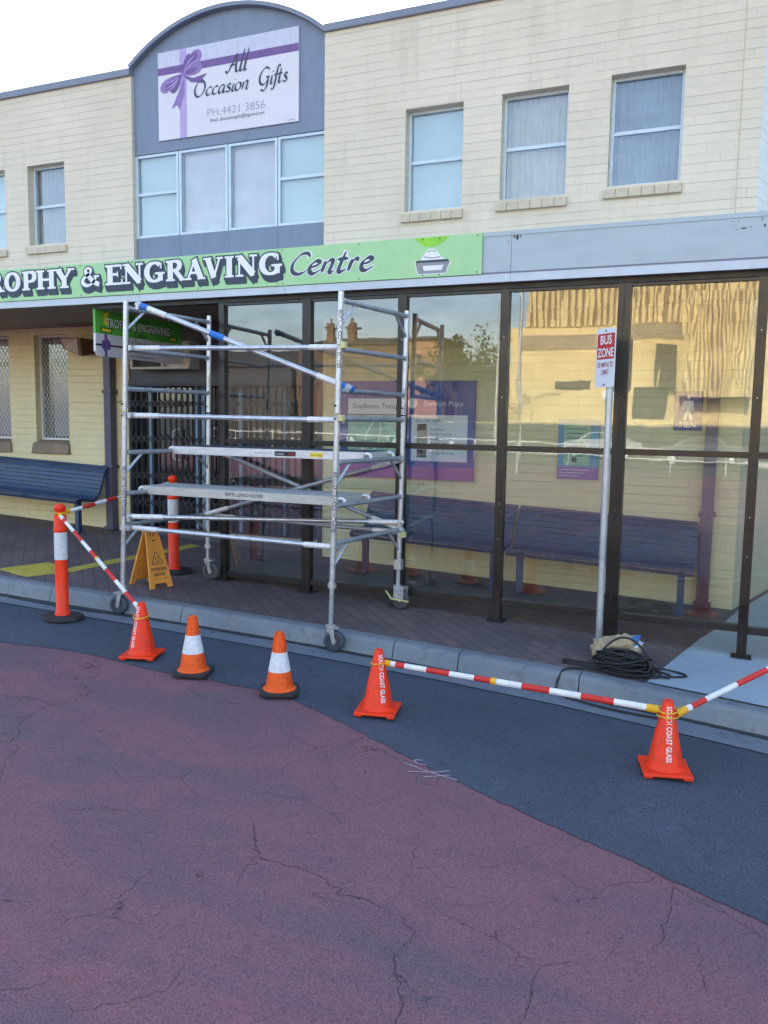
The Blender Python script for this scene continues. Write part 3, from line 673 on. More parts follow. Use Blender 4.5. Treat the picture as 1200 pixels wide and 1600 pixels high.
# arched centre panel
arc = []
ch = PXR-PXL; zc0 = 6.08; rise = .47; rad = (ch*ch/4+rise*rise)/(2*rise); cxm = (PXL+PXR)/2; czm = zc0+rise-rad; ha = math.asin(ch/2/rad)
for i in range(25):
    a = -ha+2*ha*i/24; arc.append((cxm+rad*math.sin(a), czm+rad*math.cos(a)))
yp = YW+.05
def arch_part(z0, z1, name, mat):
    mb = MB(); mb.box(PXL, PXR, yp, yp+.2, z0, z1); mb.build(name, mat, bld)
mb = MB()
front = [(PXL, yp, 5.08), (PXR, yp, 5.08)]+[(x, yp, z) for x, z in reversed(arc)]
mb.prism(front, (0, .2, 0)); mb.build('arched_panel', 'panel_grey', bld)
mb = MB()
for i in range(24):
    (x0, z0), (x1, z1) = arc[i], arc[i+1]
    t = Vector((x1-x0, 0, z1-z0)).normalized(); n = Vector((-t.z, 0, t.x))
    a, b = Vector((x0, YW-.03, z0)), Vector((x1, YW-.03, z1))
    n0 = Vector((x0-cxm, 0, z0-czm)).normalized()*.045; n1 = Vector((x1-cxm, 0, z1-czm)).normalized()*.045
    mb.add([a, b, b+n1, a+n0, a+Vector((0, .34, 0)), b+Vector((0, .34, 0)), b+n1+Vector((0, .34, 0)), a+n0+Vector((0, .34, 0))], [(0, 1, 2, 3), (4, 5, 6, 7), (0, 1, 5, 4), (3, 2, 6, 7)])
mb.build('arched_coping', 'coping', bld)
mb = MB(); mb.box(PXL, PXR, yp, yp+.2, 3.13, 4.085)
for x in (-6.44, -5.74, -5.07): mb.box(x-.004, x+.004, yp-.003, yp, 3.45, 4.085)
mb.build('spandrel_panel', 'panel_grey', bld)
# panel joints
mb = MB()
for x in (-5.75,): mb.box(x-.0035, x+.0035, yp-.0025, yp, 5.08, 5.20)

def curtain_geo(x0, x1, y, z0, z1, folds, amp=.012):
    mb = MB(); n = folds*6; vs = []
    ph = random.random()*6
    for i in range(n+1):
        x = x0+(x1-x0)*i/n; yy = y+amp*math.sin(i/6*2*math.pi+ph+.8*math.sin(i*.37)); vs += [(x, yy, z0), (x+.004*math.sin(i), yy+.006, z1)]
    mb.add(vs, [(2*i, 2*i+2, 2*i+3, 2*i+1) for i in range(n)], 0, True); return mb
def sash_window(x0, x1, z0, z1, yf, kind, sill=None, mid=True, fr='alu_white', split=.5):
    m = MB(); w = .032; y0, y1 = yf, yf+.05
    m.box(x0, x0+w, y0, y1, z0, z1); m.box(x1-w, x1, y0, y1, z0, z1); m.box(x0+w, x1-w, y0, y1, z1-w, z1); m.box(x0+w, x1-w, y0, y1, z0, z0+w)
    zm = z0+(z1-z0)*split
    if mid: m.box(x0+w, x1-w, y0+.004, y1-.004, zm-.018, zm+.018)
    wobj = m.build('window', fr, bld, bevel=.003)
    for a, b in (((z0+w, zm-.018), (zm+.018, z1-w)) if mid else ((z0+w, z1-w),)):
        MB().box(x0+w, x1-w, y0+.022, y0+.026, a, b).build('pane', 'glass_up', wobj)
    if kind in ('curtain', 'curtain_warm', 'curtain_pale'): c = curtain_geo(x0+.01, x1-.01, y1+.03, z0, z1, 9).build('curtain', kind, wobj)
    elif kind == 'flat': MB().box(x0+.01, x1-.01, y1+.01, y1+.015, z0, z1).build('blind', 'blind_blue', wobj)
    elif kind == 'venetian':
        bmb = MB(); n = 44
        for i in range(n):
            z = z0+.03+(z1-z0-.06)*i/(n-1)
            bmb.add([(x0+.03, y1+.03, z-.0105), (x1-.03, y1+.03, z-.0105), (x1-.03, y1+.036, z+.0105), (x0+.03, y1+.036, z+.0105)], [(0, 1, 2, 3)])
        bmb.box(x0+.03, x1-.03, y1+.08, y1+.09, z0, z1)
        bmb.build('blind', 'blind', wobj)
    if sill:
        s = MB(); nb = int((x1-x0+.1)/.115); xa, xb = x0-.035, x1+.02
        for i in range(nb):
            a = xa+(xb-xa)*i/nb; b = xa+(xb-xa)*(i+1)/nb
            s.hexa([(a+.0015, YW-.045, z0-.115), (b-.0015, YW-.045, z0-.115), (b-.0015, yf+.01, z0-.10), (a+.0015, yf+.01, z0-.10)],
                   [(a+.0015, YW-.04, z0-.03), (b-.0015, YW-.04, z0-.03), (b-.0015, yf+.01, z0-.002), (a+.0015, yf+.01, z0-.002)])
        s.build('sill', sill, wobj, bevel=.004)
    return wobj
sash_window(*UP[0][:2], UP[0][2], UP[0][3], YW+.1, 'flat', 'sill_brick')
sash_window(*UP[1][:2], UP[1][2], UP[1][3], YW+.1, 'curtain_warm', 'sill_brick')
sash_window(*UP[2][:2], UP[2][2], UP[2][3], YW+.1, 'curtain', 'sill_brick')
for i, h in enumerate(UPL): sash_window(h[0], h[1], h[2], h[3], YW+.1, 'curtain_pale' if i == 0 else 'flat', 'sill_brick')
# window bank
yb_ = YW+.06
sash_window(-7.10, -6.46, 4.09, 5.075, yb_, 'flat', split=.53)
sash_window(-6.45, -5.755, 4.09, 5.075, yb_, 'venetian', mid=False)
sash_window(-5.745, -5.085, 4.09, 5.075, yb_, 'venetian', mid=False)
sash_window(-5.075, -4.45, 4.09, 5.075, yb_, 'flat', split=.53)
# ground windows with diamond mesh screens
for h in GL:
    x0, x1, z0, z1 = h; m = MB(); w = .03; y0 = YW+.09; za = z0+.16
    m.box(x0, x0+w, y0, y0+.05, za, z1); m.box(x1-w, x1, y0, y0+.05, za, z1); m.box(x0+w, x1-w, y0, y0+.05, z1-w, z1); m.box(x0+w, x1-w, y0, y0+.05, za, za+w)
    wobj = m.build('window', 'white_metal', bld, bevel=.003)
    MB().box(x0+w, x1-w, y0+.04, y0+.044, za+w, z1-w).build('pane', 'glass_shop', wobj)
    bl = MB(); bl.box(x0+.12, x1-.02, y0+.12, y0+.125, za+.05, z1-.4); bl.box(x0+.12, x1-.02, y0+.12, y0+.125, z1-.3, z1-.04); bl.build('blind', 'blind', wobj)
    g = MB(); W_, H_ = x1-x0-2*w, z1-za-2*w; cxx, czz = .062, .092; yy = y0+.01
    def seg(ax_, az, bx, bz, y):
        d = Vector((bx-ax_, 0, bz-az)); n = Vector((-d.z, 0, d.x)).normalized()*.0028
        g.prism([(ax_-n.x, y, az-n.z), (bx-n.x, y, bz-n.z), (bx+n.x, y, bz+n.z), (ax_+n.x, y, az+n.z)], (0, .003, 0))
    slope = czz/cxx
    for sgn, y in ((1, yy), (-1, yy+.0035)):
        k = -int(H_/czz)-2
        while k*cxx < W_+H_/slope:
            pts = []
            # line: z = slope*(x-k*cxx) (sgn 1) or mirrored
            xa, xb = max(0, k*cxx), min(W_, k*cxx+H_/slope)
            if xb > xa:
                za_, zb_ = slope*(xa-k*cxx), slope*(xb-k*cxx)
                if sgn > 0: seg(x0+w+xa, za+w+za_, x0+w+xb, za+w+zb_, y)
                else: seg(x1-w-xa, za+w+za_, x1-w-xb, za+w+zb_, y)
            k += 1
    g.build('security_mesh', 'mesh_white', wobj)
    s = MB(); s.hexa([(x0-.07, YW-.04, z0-.02), (x1+.01, YW-.04, z0-.02), (x1+.01, y0, z0), (x0-.07, y0, z0)], [(x0-.04, YW-.035, z0+.12), (x1+.005, YW-.035, z0+.12), (x1+.005, y0, z0+.155), (x0-.04, y0, z0+.155)])
    s.build('sill', 'sill_brown', wobj, bevel=.008)
    MB().box(x0, x1, YW+.02, y0+.05, z1-.03, z1+.001)
# shopfront
sf = MB(); sf.box(-7.22, PXR, YW+.02, YW+.2, 2.30, 3.03); sf.box(-7.22, PXR, YW-.01, YW+.02, 2.29, 2.36)
sf.box(-7.22, -7.16, YW-.02, YW+.2, .2, 2.29); sf.box(PXR-.06, PXR, YW-.02, YW+.2, .1, 2.29); sf.box(-5.78, -5.70, YW+.02, YW+.12, .1, 2.29)
sf.box(-7.16, -5.78, YW+.0, YW+.15, .2, .46); sf.box(-5.70, PXR-.06, YW, YW+.15, .1, .50)
sf.build('shopfront', 'dark_panel', bld)
sg = MB(); sg.box(-7.16, PXR-.06, YW+.16, YW+.165, .4, 2.29); sg.build('shop_glass', 'glass_shop', bld)
dfm = MB()
for x in (-6.98, -6.27, -6.16, -5.02, -5.62): dfm.box(x-.025, x+.025, YW+.10, YW+.15, .4, 2.28)
dfm.build('door_frame', 'door_frame', bld)
dk = MB(); dk.tube([(-6.5, YW+.07, 1.75), (-6.58, YW+.05, 1.72), (-6.58, YW+.05, 1.38), (-6.5, YW+.07, 1.35)], .012, 8); dk.build('door_handle', 'white_metal', bld)
MB().box(-7.15, -4.50, YW-.03, YW+.0, .47, .50).build('door_track', 'white_metal', bld)
# folding security grille
g = MB(); gx0, gx1, gz0, gz1 = -7.14, -4.52, .52, 2.27; step = .088; n = int((gx1-gx0)/step)
for i in range(n+1):
    x = gx0+i*step
    g.box(x-.010, x-.004, YW-.075, YW-.060, gz0, gz1); g.box(x+.004, x+.010, YW-.075, YW-.060, gz0, gz1)
for zr in (2.06, 1.62, 1.16, .82):
    for i in range(n):
        x = gx0+i*step
        for sgn in (1, -1):
            a = Vector((x, 0, zr-sgn*.055)); b = Vector((x+step, 0, zr+sgn*.055)); d = (b-a).normalized(); nn = Vector((-d.z, 0, d.x))*.006; y = YW-.082 if sgn > 0 else YW-.088
            g.prism([(a.x-nn.x, y, a.z-nn.z), (b.x-nn.x, y, b.z-nn.z), (b.x+nn.x, y, b.z+nn.z), (a.x+nn.x, y, a.z+nn.z)], (0, .004, 0))
g.box(gx0-.02, gx1+.02, YW-.09, YW-.05, gz1, gz1+.035); g.box(gx0-.02, gx1+.02, YW-.085, YW-.055, gz0-.015, gz0)
g.build('security_grille', 'grille', bld)
# soffit, fascia
mb = MB()
for i in range(9):
    y0 = 6.83+i*.185; mb.box(XL0, 6, y0, y0+.18, 3.035, 3.055)
mb.box(XL0, 6, 6.83, 8.49, 3.06, 3.08)
mb.build('soffit', 'soffit', bld)
mb = MB(); mb.box(-6.2, 6, 6.86, 6.95, 2.99, 3.034); mb.build('soffit_edge', 'frame_black', bld)
YF = 6.80
def fascia(x0, x1):
    m = MB()
    # profile (y, z): lower drip trim, main sheet, top roll
    m.box(x0, x1, YF-.012, YF+.025, 3.035, 3.10, 1)
    m.box(x0, x1, YF+.006, YF+.025, 3.10, 3.118, 2)
    m.box(x0, x1, YF, YF+.025, 3.118, 3.405, 0)
    m.box(x0, x1, YF-.006, YF+.06, 3.405, 3.44, 0)
    return m
fx = [-20, -13, -9.2, -5.62, -3.95, -1.838, 1.9, 6]
random.seed(3)
CHIPS = ((-1.815, 3.395, .014, .03, 4), (-1.79, 3.385, .012, .028, 3), (-1.765, 3.392, .008, .02, 4), (-1.86, 3.35, .004, .03, 4), (-.10, 3.33, .03, .006, 3), (-.055, 3.335, .012, .005, 3), (-.15, 3.322, .008, .004, 3), (.04, 3.34, .008, .018, 3), (.07, 3.32, .006, .012, 3), (-.18, 3.382, .006, .006, 3), (-.14, 3.384, .006, .006, 3), (-1.845, 3.16, .004, .02, 4), (-.6, 3.30, .004, .004, 3), (.02, 3.385, .004, .014, 3))
for i, (a, b) in enumerate(zip(fx[:-1], fx[1:])):
    m = fascia(a+.0015, b-.0015)
    for x, z, w, h, mi in CHIPS:   # rust and peeled paint marks
        if a < x < b: m.add([(x+math.cos(2*math.pi*k/7)*w*random.uniform(.5, 1), YF-.0015 if z < 3.40 else YF-.0075, z+math.sin(2*math.pi*k/7)*h*random.uniform(.5, 1)) for k in range(7)], [tuple(range(7))], mi)
    m.build('fascia', ['fascia', 'fascia_trim', 'coping', 'ink_black', 'sill_brown'], bld)
mb = MB(); mb.box(XL0, 6, YF+.03, 8.49, 3.38, 3.40); mb.build('awning_roof', 'fascia', bld)
# downpipes
for x, n_ in ((-7.47, 0), (-.295, 1)):
    m = MB(); zb = z_path(x, 8.42)+.02
    m.box(x-.055, x+.055, 8.375, 8.485, zb, 3.03)
    p = m.build('downpipe', 'downpipe', bld, bevel=.008)
    for z in (1.05+.2*(1-n_), 2.2): MB().box(x-.075, x+.075, 8.365, 8.499, z-.02, z+.02).build('bracket', 'downpipe', p, bevel=.003)
    MB().box(x-.08, x+.08, 8.36, 8.495, zb-.01, zb+.03).build('shoe', 'downpipe', p, bevel=.003)
# expansion joint in the upper wall, conduit clip wire low on the left wall
MB().box(-.215, -.203, YW-.003, YW+.002, 3.4, 6.07).build('expansion_joint', 'sill_brick', bld)
mb = MB(); mb.tube([(-7.42, YW-.01, 2.08), (-7.36, YW-.012, 2.075), (-7.3, YW-.01, 2.10), (-7.23, YW-.012, 2.09)], .006, 6); mb.build('wire', 'sill_brown', bld)

# neighbouring building to the right, set back
nb = thing('neighbouring_building', 'set back painted brick wing seen through the rightmost glass pane', 'building', (3, 10.2, 0))
MB().box(.48, 14, 10.2, 10.4, -.5, 7.0).build('wall', 'brick_low', nb); MB().box(.52, 14, 10.41, 22, 6.6, 7.0).build('roof', 'coping', nb)
MB().box(13.8, 14, 5.0, 10.19, -.5, 3.4).build('side_wall', 'brick_side', nb)

# ------------------------------------------------------------------ glass screen
scr = thing('glass_screen', 'long dark metal framed glass wind screen under the awning fascia', 'glass screen', (-2.3, 6.9, .2))
MX = [-4.695, -3.765, -2.815, -1.895, -.932, .062, 1.03, 2.0]
def zbot(x): return .372 if x < -1.9 else .372-(x+1.9)*.012
for i, x in enumerate(MX):
    w = .036 if i not in (1, 2, 3) else .038
    w = {0: .030, 1: .043, 2: .040, 3: .036, 4: .050, 5: .036}.get(i, .036)
    zg = z_path(x, 6.9)
    m = MB(); m.box(x-w, x+w, 6.86, 6.935, 2.985 if False else zg+.012, 2.988)
    if i == 4: m.box(x-.006, x+.002, 6.857, 6.86, .3, 2.98, 1)
    if 1 < i < 6:
        for z in (2.6, 2.1, 1.2, .9): m.lathe([(0, -.003), (.005, -.003), (.005, 0)], (x, 6.86, z), 6, 2, False, 'y')
    m.build('post', ['frame_dark', 'frame_black', 'galv'], scr)
    f = MB(); f.box(x-.075, x+.075, 6.83, 6.965, zg+.004, zg+.013)
    for sx in (-.058, .058): f.lathe([(.0, zg+.024), (.009, zg+.024), (.009, zg+.012)][::-1], (x+sx, 6.897, 0), 6)
    f.build('foot_plate', 'frame_black', scr, bevel=.002)
for i in range(len(MX)-1):
    a, b = MX[i]+.052, MX[i+1]-.05
    a = MX[i]+{0: .030, 1: .043, 2: .040, 3: .036, 4: .050, 5: .036}.get(i, .036); b = MX[i+1]-{0: .030, 1: .043, 2: .040, 3: .036, 4: .050, 5: .036}.get(i+1, .036)
    zt = 2.965; zm = 1.672
    za = zbot((a+b)/2)-.02
    MB().box(a, b, 6.868, 6.93, zt, 2.986).build('top_rail', 'frame_dark', scr)
    MB().box(a, b, 6.868, 6.93, zm-.024, zm+.024).build('middle_rail', 'frame_dark', scr, bevel=.003)
    MB().box(a, b, 6.868, 6.93, za-.028, za+.028).build('bottom_rail', 'frame_black', scr, bevel=.003)
    MB().box(a, b, 6.896, 6.902, zm+.024, zt).build('pane', 'glass', scr); MB().box(a, b, 6.896, 6.902, za+.028, zm-.024).build('pane', 'glass', scr)
# ------------------------------------------------------------------ signs
def board_frame(o, u, v):
    o, u, v = Vector(o), Vector(u).normalized(), Vector(v).normalized(); n = u.cross(v)
    return lambda a, b, c=0: o+u*a+v*b+n*c
# main fascia sign
sg = thing('fascia_sign', 'long green shop fascia sign reading TROPHY and ENGRAVING Centre in white letters', 'sign', (-5, YF, 3.27))
MB().box(-9.3, -2.08, YF-.022, YF-.008, 3.105, 3.437).build('sign_board', 'sign_green', sg, bevel=.002)
fr = lambda a, b, c=0: Vector((a, YF-.0225-c, b))
# letter cells in world x measured along the sign
def cell(ch, p0, p1, h=.192, z=3.208): return (ch, p0, p1, z, h)
cells = [cell(*c) for c in (('T', -7.86, -7.66), ('R', -7.63, -7.40), ('O', -7.40, -7.17), ('P', -7.144, -6.945), ('H', -6.945, -6.68), ('Y', -6.69, -6.436), ('&', -6.35, -6.09), ('E', -6.02, -5.80),
         ('N', -5.80, -5.545), ('G', -5.535, -5.285), ('R', -5.27, -5.03), ('A', -5.04, -4.81), ('V', -4.83, -4.61), ('I', -4.59, -4.49), ('N', -4.47, -4.235), ('G', -4.215, -3.97))]
dark = MB()
for k in range(7):
    serif_word(dark, cells, fr, dil=.013, mi=0, z=.0012+k*.0009, shift=(.0035*(6-k), -.0088*(6-k)))
dark.build('letter_shadow', 'letter_navy', sg)
white = MB(); serif_word(white, cells, fr, 0, 0, .0085); white.build('lettering', 'letter_white', sg)
cw = MB(); x = script_word(cw, 'C', -3.90, 3.195, .185, fr, 1, .001, .085, .03, 1.25, .18, 35, .007)
script_word(cw, 'C', -3.90, 3.195, .185, fr, 0, .002, .085, .03, 1.25, .18)
script_word(cw, 'entre', -3.72, 3.195, .215, fr, 1, .001, .085, .03, 1.30, .18, 35, .007)
script_word(cw, 'entre', -3.72, 3.195, .215, fr, 0, .002, .085, .03, 1.30, .18)
cw.build('script_lettering', ['letter_navy', 'letter_white'], sg)
# trophy cup emblem
em = MB()
def flat(mb, pts, mi, z, f=None): mb.add([(f or fr)(a, b, z) for a, b in pts], [tuple(range(len(pts)))], mi)
flat(em, [(-2.68, 3.432), (-2.36, 3.432), (-2.42, 3.385), (-2.47, 3.36), (-2.53, 3.352), (-2.59, 3.362), (-2.63, 3.39)], 0, .0008)
flat(em, [(-2.665, 3.225), (-2.36, 3.225), (-2.395, 3.135), (-2.64, 3.135)], 1, .001)
flat(em, [(-2.60, 3.20), (-2.41, 3.20), (-2.43, 3.16), (-2.59, 3.16)], 2, .0016)
flat(em, [(-2.655, 3.245), (-2.375, 3.245), (-2.36, 3.226), (-2.665, 3.226)], 3, .0013)
flat(em, [(-2.62, 3.247), (-2.40, 3.247), (-2.44, 3.275), (-2.465, 3.31), (-2.50, 3.338), (-2.545, 3.338), (-2.575, 3.31), (-2.60, 3.28)], 2, .0019)
ribbon(em, [(-2.56, 3.31), (-2.52, 3.325), (-2.48, 3.31)], .004, fr, 1, 3, 0, .0022); ribbon(em, [(-2.59, 3.275), (-2.52, 3.262), (-2.44, 3.27)], .004, fr, 1, 3, 0, .0022)
ribbon(em, [(-2.672, 3.245), (-2.672, 3.225), (-2.645, 3.13), (-2.39, 3.13), (-2.35, 3.225)], .004, fr, 2, 0, 0, .0024)
em.build('emblem', ['logo_green', 'logo_grey', 'letter_white', 'letter_navy'], sg)
for x in (-7.3, -6.35, -5.68, -5.6, -4.9, -4.02, -3.97, -3.2, -2.6, -2.45, -2.12):
    for z in (3.125, 3.418): MB().lathe([(0, -.003), (.006, -.003), (.006, 0)], (x, YF-.0226, z), 8, 0, False, 'y').build('screw', 'ink_black', sg)
# gift shop sign on the arched panel
gs = thing('gift_shop_sign', 'white rectangular sign with purple ribbon bow reading All Occasion Gifts on the arched grey panel', 'sign', (-5.75, yp, 5.2))
gx0, gx1, gz0, gz1 = -6.715, -4.79, 5.205, 6.21
MB().box(gx0, gx1, yp-.022, yp-.002, gz0, gz1).build('sign_board', 'gift_board', gs, bevel=.002)
gf = lambda a, b, c=0: Vector((a, yp-.0225-c, b))
rb = MB()
def rect(mb, x0, x1, z0, z1, mi, z, f): flat(mb, [(x0, z0), (x1, z0), (x1, z1), (x0, z1)], mi, z, f)
rect(rb, gx0, gx1, 6.035, gz1, 3, .0004, gf); rect(rb, gx0, -6.27, gz0, 6.0, 3, .0004, gf) if False else None
rect(rb, gx0, gx1, 5.95, 6.035, 0, .0008, gf); rect(rb, -6.40, -6.30, gz0, gz1, 2, .0006, gf)
def blob(pts, mi, z, f=gf, mbb=None): ribbon_poly(mbb or rb, pts, mi, z, f)
def ribbon_poly(mbb, pts, mi, z, f): mbb.add([f(a, b, z) for a, b in pts], [tuple(range(len(pts)))], mi)
def loop(cx, cz, L_, W_, ang, mi, z):
    pts = []; n = 14
    for k in range(n):
        a = 2*math.pi*k/n; r = L_*(.5+.5*math.cos(a)); w = W_*math.sin(a)*(.35+.65*(.5+.5*math.cos(a)))
        pts.append((cx+r*math.cos(ang)-w*math.sin(ang), cz+r*math.sin(ang)+w*math.cos(ang)))
    blob(pts, mi, z)
cx_, cz_ = -6.37, 5.92
for L_, W_, a, mi, z in ((.36, .11, 40, 1, .0012), (.31, .07, 44, 0, .0016), (.34, .10, 205, 1, .0014), (.28, .06, 208, 0, .0018), (.30, .09, 12, 1, .0020), (.22, .04, 10, 0, .0024), (.24, .08, 230, 0, .0022), (.25, .05, 62, 0, .0026), (.06, .05, 0, 1, .0032)):
    loop(cx_, cz_, L_, W_, R(a), mi, z)
blob([(-6.37, 5.92), (-6.2, 5.86), (-6.0, 5.89), (-6.07, 5.84), (-6.04, 5.78), (-6.24, 5.82)], 0, .0028)
for k, (a, L2) in enumerate(((48, .27), (33, .27), (212, .27), (198, .26), (222, .26))): ribbon(rb, [(cx_+.05*math.cos(R(a)), cz_+.05*math.sin(R(a))), (cx_+L2*.6*math.cos(R(a+4)), cz_+L2*.6*math.sin(R(a+4))), (cx_+L2*math.cos(R(a-3)), cz_+L2*math.sin(R(a-3)))], [.002, .008, .002], gf, 2, 3, 0, .0036+k*.0001)
blob([(-6.33, 5.89), (-6.42, 5.72), (-6.52, 5.55), (-6.44, 5.59), (-6.40, 5.52), (-6.33, 5.72)], 1, .0030)
rb.build('ribbon_print', ['purple', 'purple_mid', 'purple_light', 'gift_board_pale'], gs)
gl = MB()
def fitw(w, x0, x1, z, h, pen=.065): script_word(gl, w, x0, z, h, gf, 0, .0036, pen, .018, (x1-x0)/(script_width(w)*h), .12)
fitw('A', -5.745, -5.58, 5.85, .20); fitw('ll', -5.57, -5.455, 5.85, .225); fitw('Occasion', -6.20, -5.43, 5.64, .175); fitw('Gifts', -5.31, -4.93, 5.65, .185)
put_text(gl, 'PH:4421 3856', (-6.02, yp-.0225, 5.40), (1, 0, 0), (0, 0, 1), .125, 1, 0, 0, 'LEFT', 1.12, .0012)
put_text(gl, 'Email: alloccasiongifts@bigpond.com', (-5.97, yp-.0225, 5.335), (1, 0, 0), (0, 0, 1), .058, 0, 0, 0, 'LEFT', .86, .0012)
put_text(gl, 'SIGNWRITE', (-4.93, yp-.0225, 5.225), (1, 0, 0), (0, 0, 1), .018, 0, 0, 0, 'LEFT', 1, .0012)
gl.build('lettering', ['letter_navy', 'gift_grey'], gs)
# hanging double sign under the awning, square to the street; read from +X side
hs = thing('hanging_sign', 'green and white hanging sign under the awning, square to the wall by the entrance', 'sign', (-6.28, 7.6, 3.0))
hx = -6.28; hy0, hy1 = 6.88, 8.33
mb = MB(); mb.box(hx-.015, hx+.015, hy0, hy1, 2.755, 3.0); mb.build('green_board', 'sign_green_deep', hs, bevel=.003)
mb = MB(); mb.prism([(hx-.015, hy0+.05, 2.52), (hx-.015, hy1-.03, 2.52), (hx-.015, hy1, 2.55), (hx-.015, hy1, 2.754), (hx-.015, hy0, 2.754), (hx-.015, hy0, 2.57)], (.03, 0, 0)); mb.build('white_board', 'gift_board', hs)
hf = lambda a, b, c=0: Vector((hx+.0155+c, hy0+a, 2.52+b))
mb = MB()
put_text(mb, 'TROPHY & ENGRAVING', hf(.17, .304), (0, 1, 0), (0, 0, 1), .125, 1, 0, .03, 'LEFT', .80, .0006)
put_text(mb, 'TROPHY & ENGRAVING', hf(.16, .312), (0, 1, 0), (0, 0, 1), .125, 0, 0, .018, 'LEFT', .80, .0014)
put_text(mb, 'Shoalhaven', hf(.50, .40), (0, 1, 0), (0, 0, 1), .085, 1, .3, 0, 'LEFT', .9, .0006)
script_word(mb, 'Centre', .60, .245, .062, hf, 1, .0006, .07, .03, 1.0, .2)
script_word(mb, 'All Occasion Gifts', .42, .145, .085, hf, 1, .0006, .05, .012, 1.0, .12)
put_text(mb, 'PH: 4421 3856', hf(.45, .07), (0, 1, 0), (0, 0, 1), .06, 1, 0, 0, 'LEFT', 1.1, .0006)
put_text(mb, 'alloccasiongifts@bigpond.com', hf(.45, .025), (0, 1, 0), (0, 0, 1), .04, 1, 0, 0, 'LEFT', 1, .0006)
rect(mb, .0, 1.45, .108, .128, 1, .0003, hf); rect(mb, .13, .17, .0, .234, 2, .0004, hf)
for a in (30, 75, 150, 200, 250, 330):
    pts = []
    for k in range(8):
        t = 2*math.pi*k/8; r = .075*(.5+.5*math.cos(t)); w = .03*math.sin(t); pts.append((.155+r*math.cos(R(a))-w*math.sin(R(a)), .12+r*math.sin(R(a))+w*math.cos(R(a))))
    ribbon_poly(mb, pts, 2, .0008+a*1e-6, hf)
flat(mb, [(.07, .30), (.26, .30), (.245, .25), (.085, .25)], 1, .0005, hf); flat(mb, [(.09, .29), (.24, .29), (.23, .26), (.10, .26)], 3, .0009, hf)
flat(mb, [(.12, .33), (.20, .33), (.19, .42), (.21, .46), (.11, .46), (.13, .42)], 3, .0005, hf)
flat(mb, [(1.2, .30), (1.36, .30), (1.35, .26), (1.21, .26)], 1, .0005, hf); flat(mb, [(1.22, .293), (1.34, .293), (1.33, .267), (1.23, .267)], 3, .0009, hf)
mb.build('lettering', ['letter_white', 'ink_black', 'purple', 'label_yellow'], hs)
mb = MB(); mb.box(hx-.006, hx+.006, 7.1, 7.13, 3.0, 3.034); mb.box(hx-.006, hx+.006, 8.1, 8.13, 3.0, 3.034); mb.build('hanger', 'galv', hs)

# bus zone sign on its pole
sg = thing('bus_zone_sign', 'red and white BUS ZONE sign on a galvanised pole standing at the kerb', 'street sign', (-.965, 6.507, z_path(-.965, 6.507)))
zb = z_path(-.965, 6.507); zt = 2.60
m = MB(); m.tube([(-.965, 6.507, zb-.02), (-.965, 6.507, zt-.03)], .0265, 16); m.build('pole', 'galv', sg)
az = math.atan2(-.989, .147)-R(52); nrm = Vector((math.cos(az), math.sin(az), 0)); uu = Vector((0, 0, 1)).cross(nrm)
o0 = Vector((-.975, 6.507, 0))+nrm*.036
def sf_(a, b, c=0): return o0+uu*a+Vector((0, 0, b))+nrm*c
def rrect(w, z0, z1, r, c, inset=0):
    pts = []
    for cx1, cz1, a0 in ((w/2-r, z1-r, 0), (-w/2+r, z1-r, 90), (-w/2+r, z0+r, 180), (w/2-r, z0+r, 270)):
        for k in range(5):
            a = R(a0+k*22.5); pts.append(sf_(cx1+(r-inset)*math.cos(a), cz1+(r-inset)*math.sin(a), c))
    return pts
m = MB(); m.prism(rrect(.225, 2.165, 2.605, .02, 0), nrm*.003); m.build('sign_plate', 'sign_white', sg)
m = MB(); m.add(rrect(.205, 2.375, 2.565, .012, .0036), [tuple(range(20))], 0)
put_text(m, 'BUS', sf_(0, 2.487, .0036), uu, (0, 0, 1), .092, 1, 0, .022, 'CENTER', .88, .0006); put_text(m, 'ZONE', sf_(0, 2.393, .0036), uu, (0, 0, 1), .092, 1, 0, .022, 'CENTER', .74, .0006)
put_text(m, '30 MINUTE', sf_(0, 2.315, .0034), uu, (0, 0, 1), .056, 2, 0, .008, 'CENTER', .68, .0006); put_text(m, 'LIMIT', sf_(0, 2.26, .0034), uu, (0, 0, 1), .056, 2, 0, .008, 'CENTER', .74, .0006)
for z in (2.585, 2.185): m.lathe([(.007, 0), (.007, .002), (0, .002)], (0, 0, 0), 8, 3, False, 'y').xf(Matrix.Translation(sf_(0, z, .006)) @ nrm.to_track_quat('Y', 'Z').to_matrix().to_4x4(), len(m.v)-24)
m.build('lettering', ['bus_red', 'paint_white', 'ink_red', 'ink_black'], sg)
m = MB(); m.box(-.995, -.935, 6.475, 6.54, 2.28, 2.30); m.box(-.995, -.935, 6.475, 6.54, 2.48, 2.50); m.build('bracket', 'galv', sg)

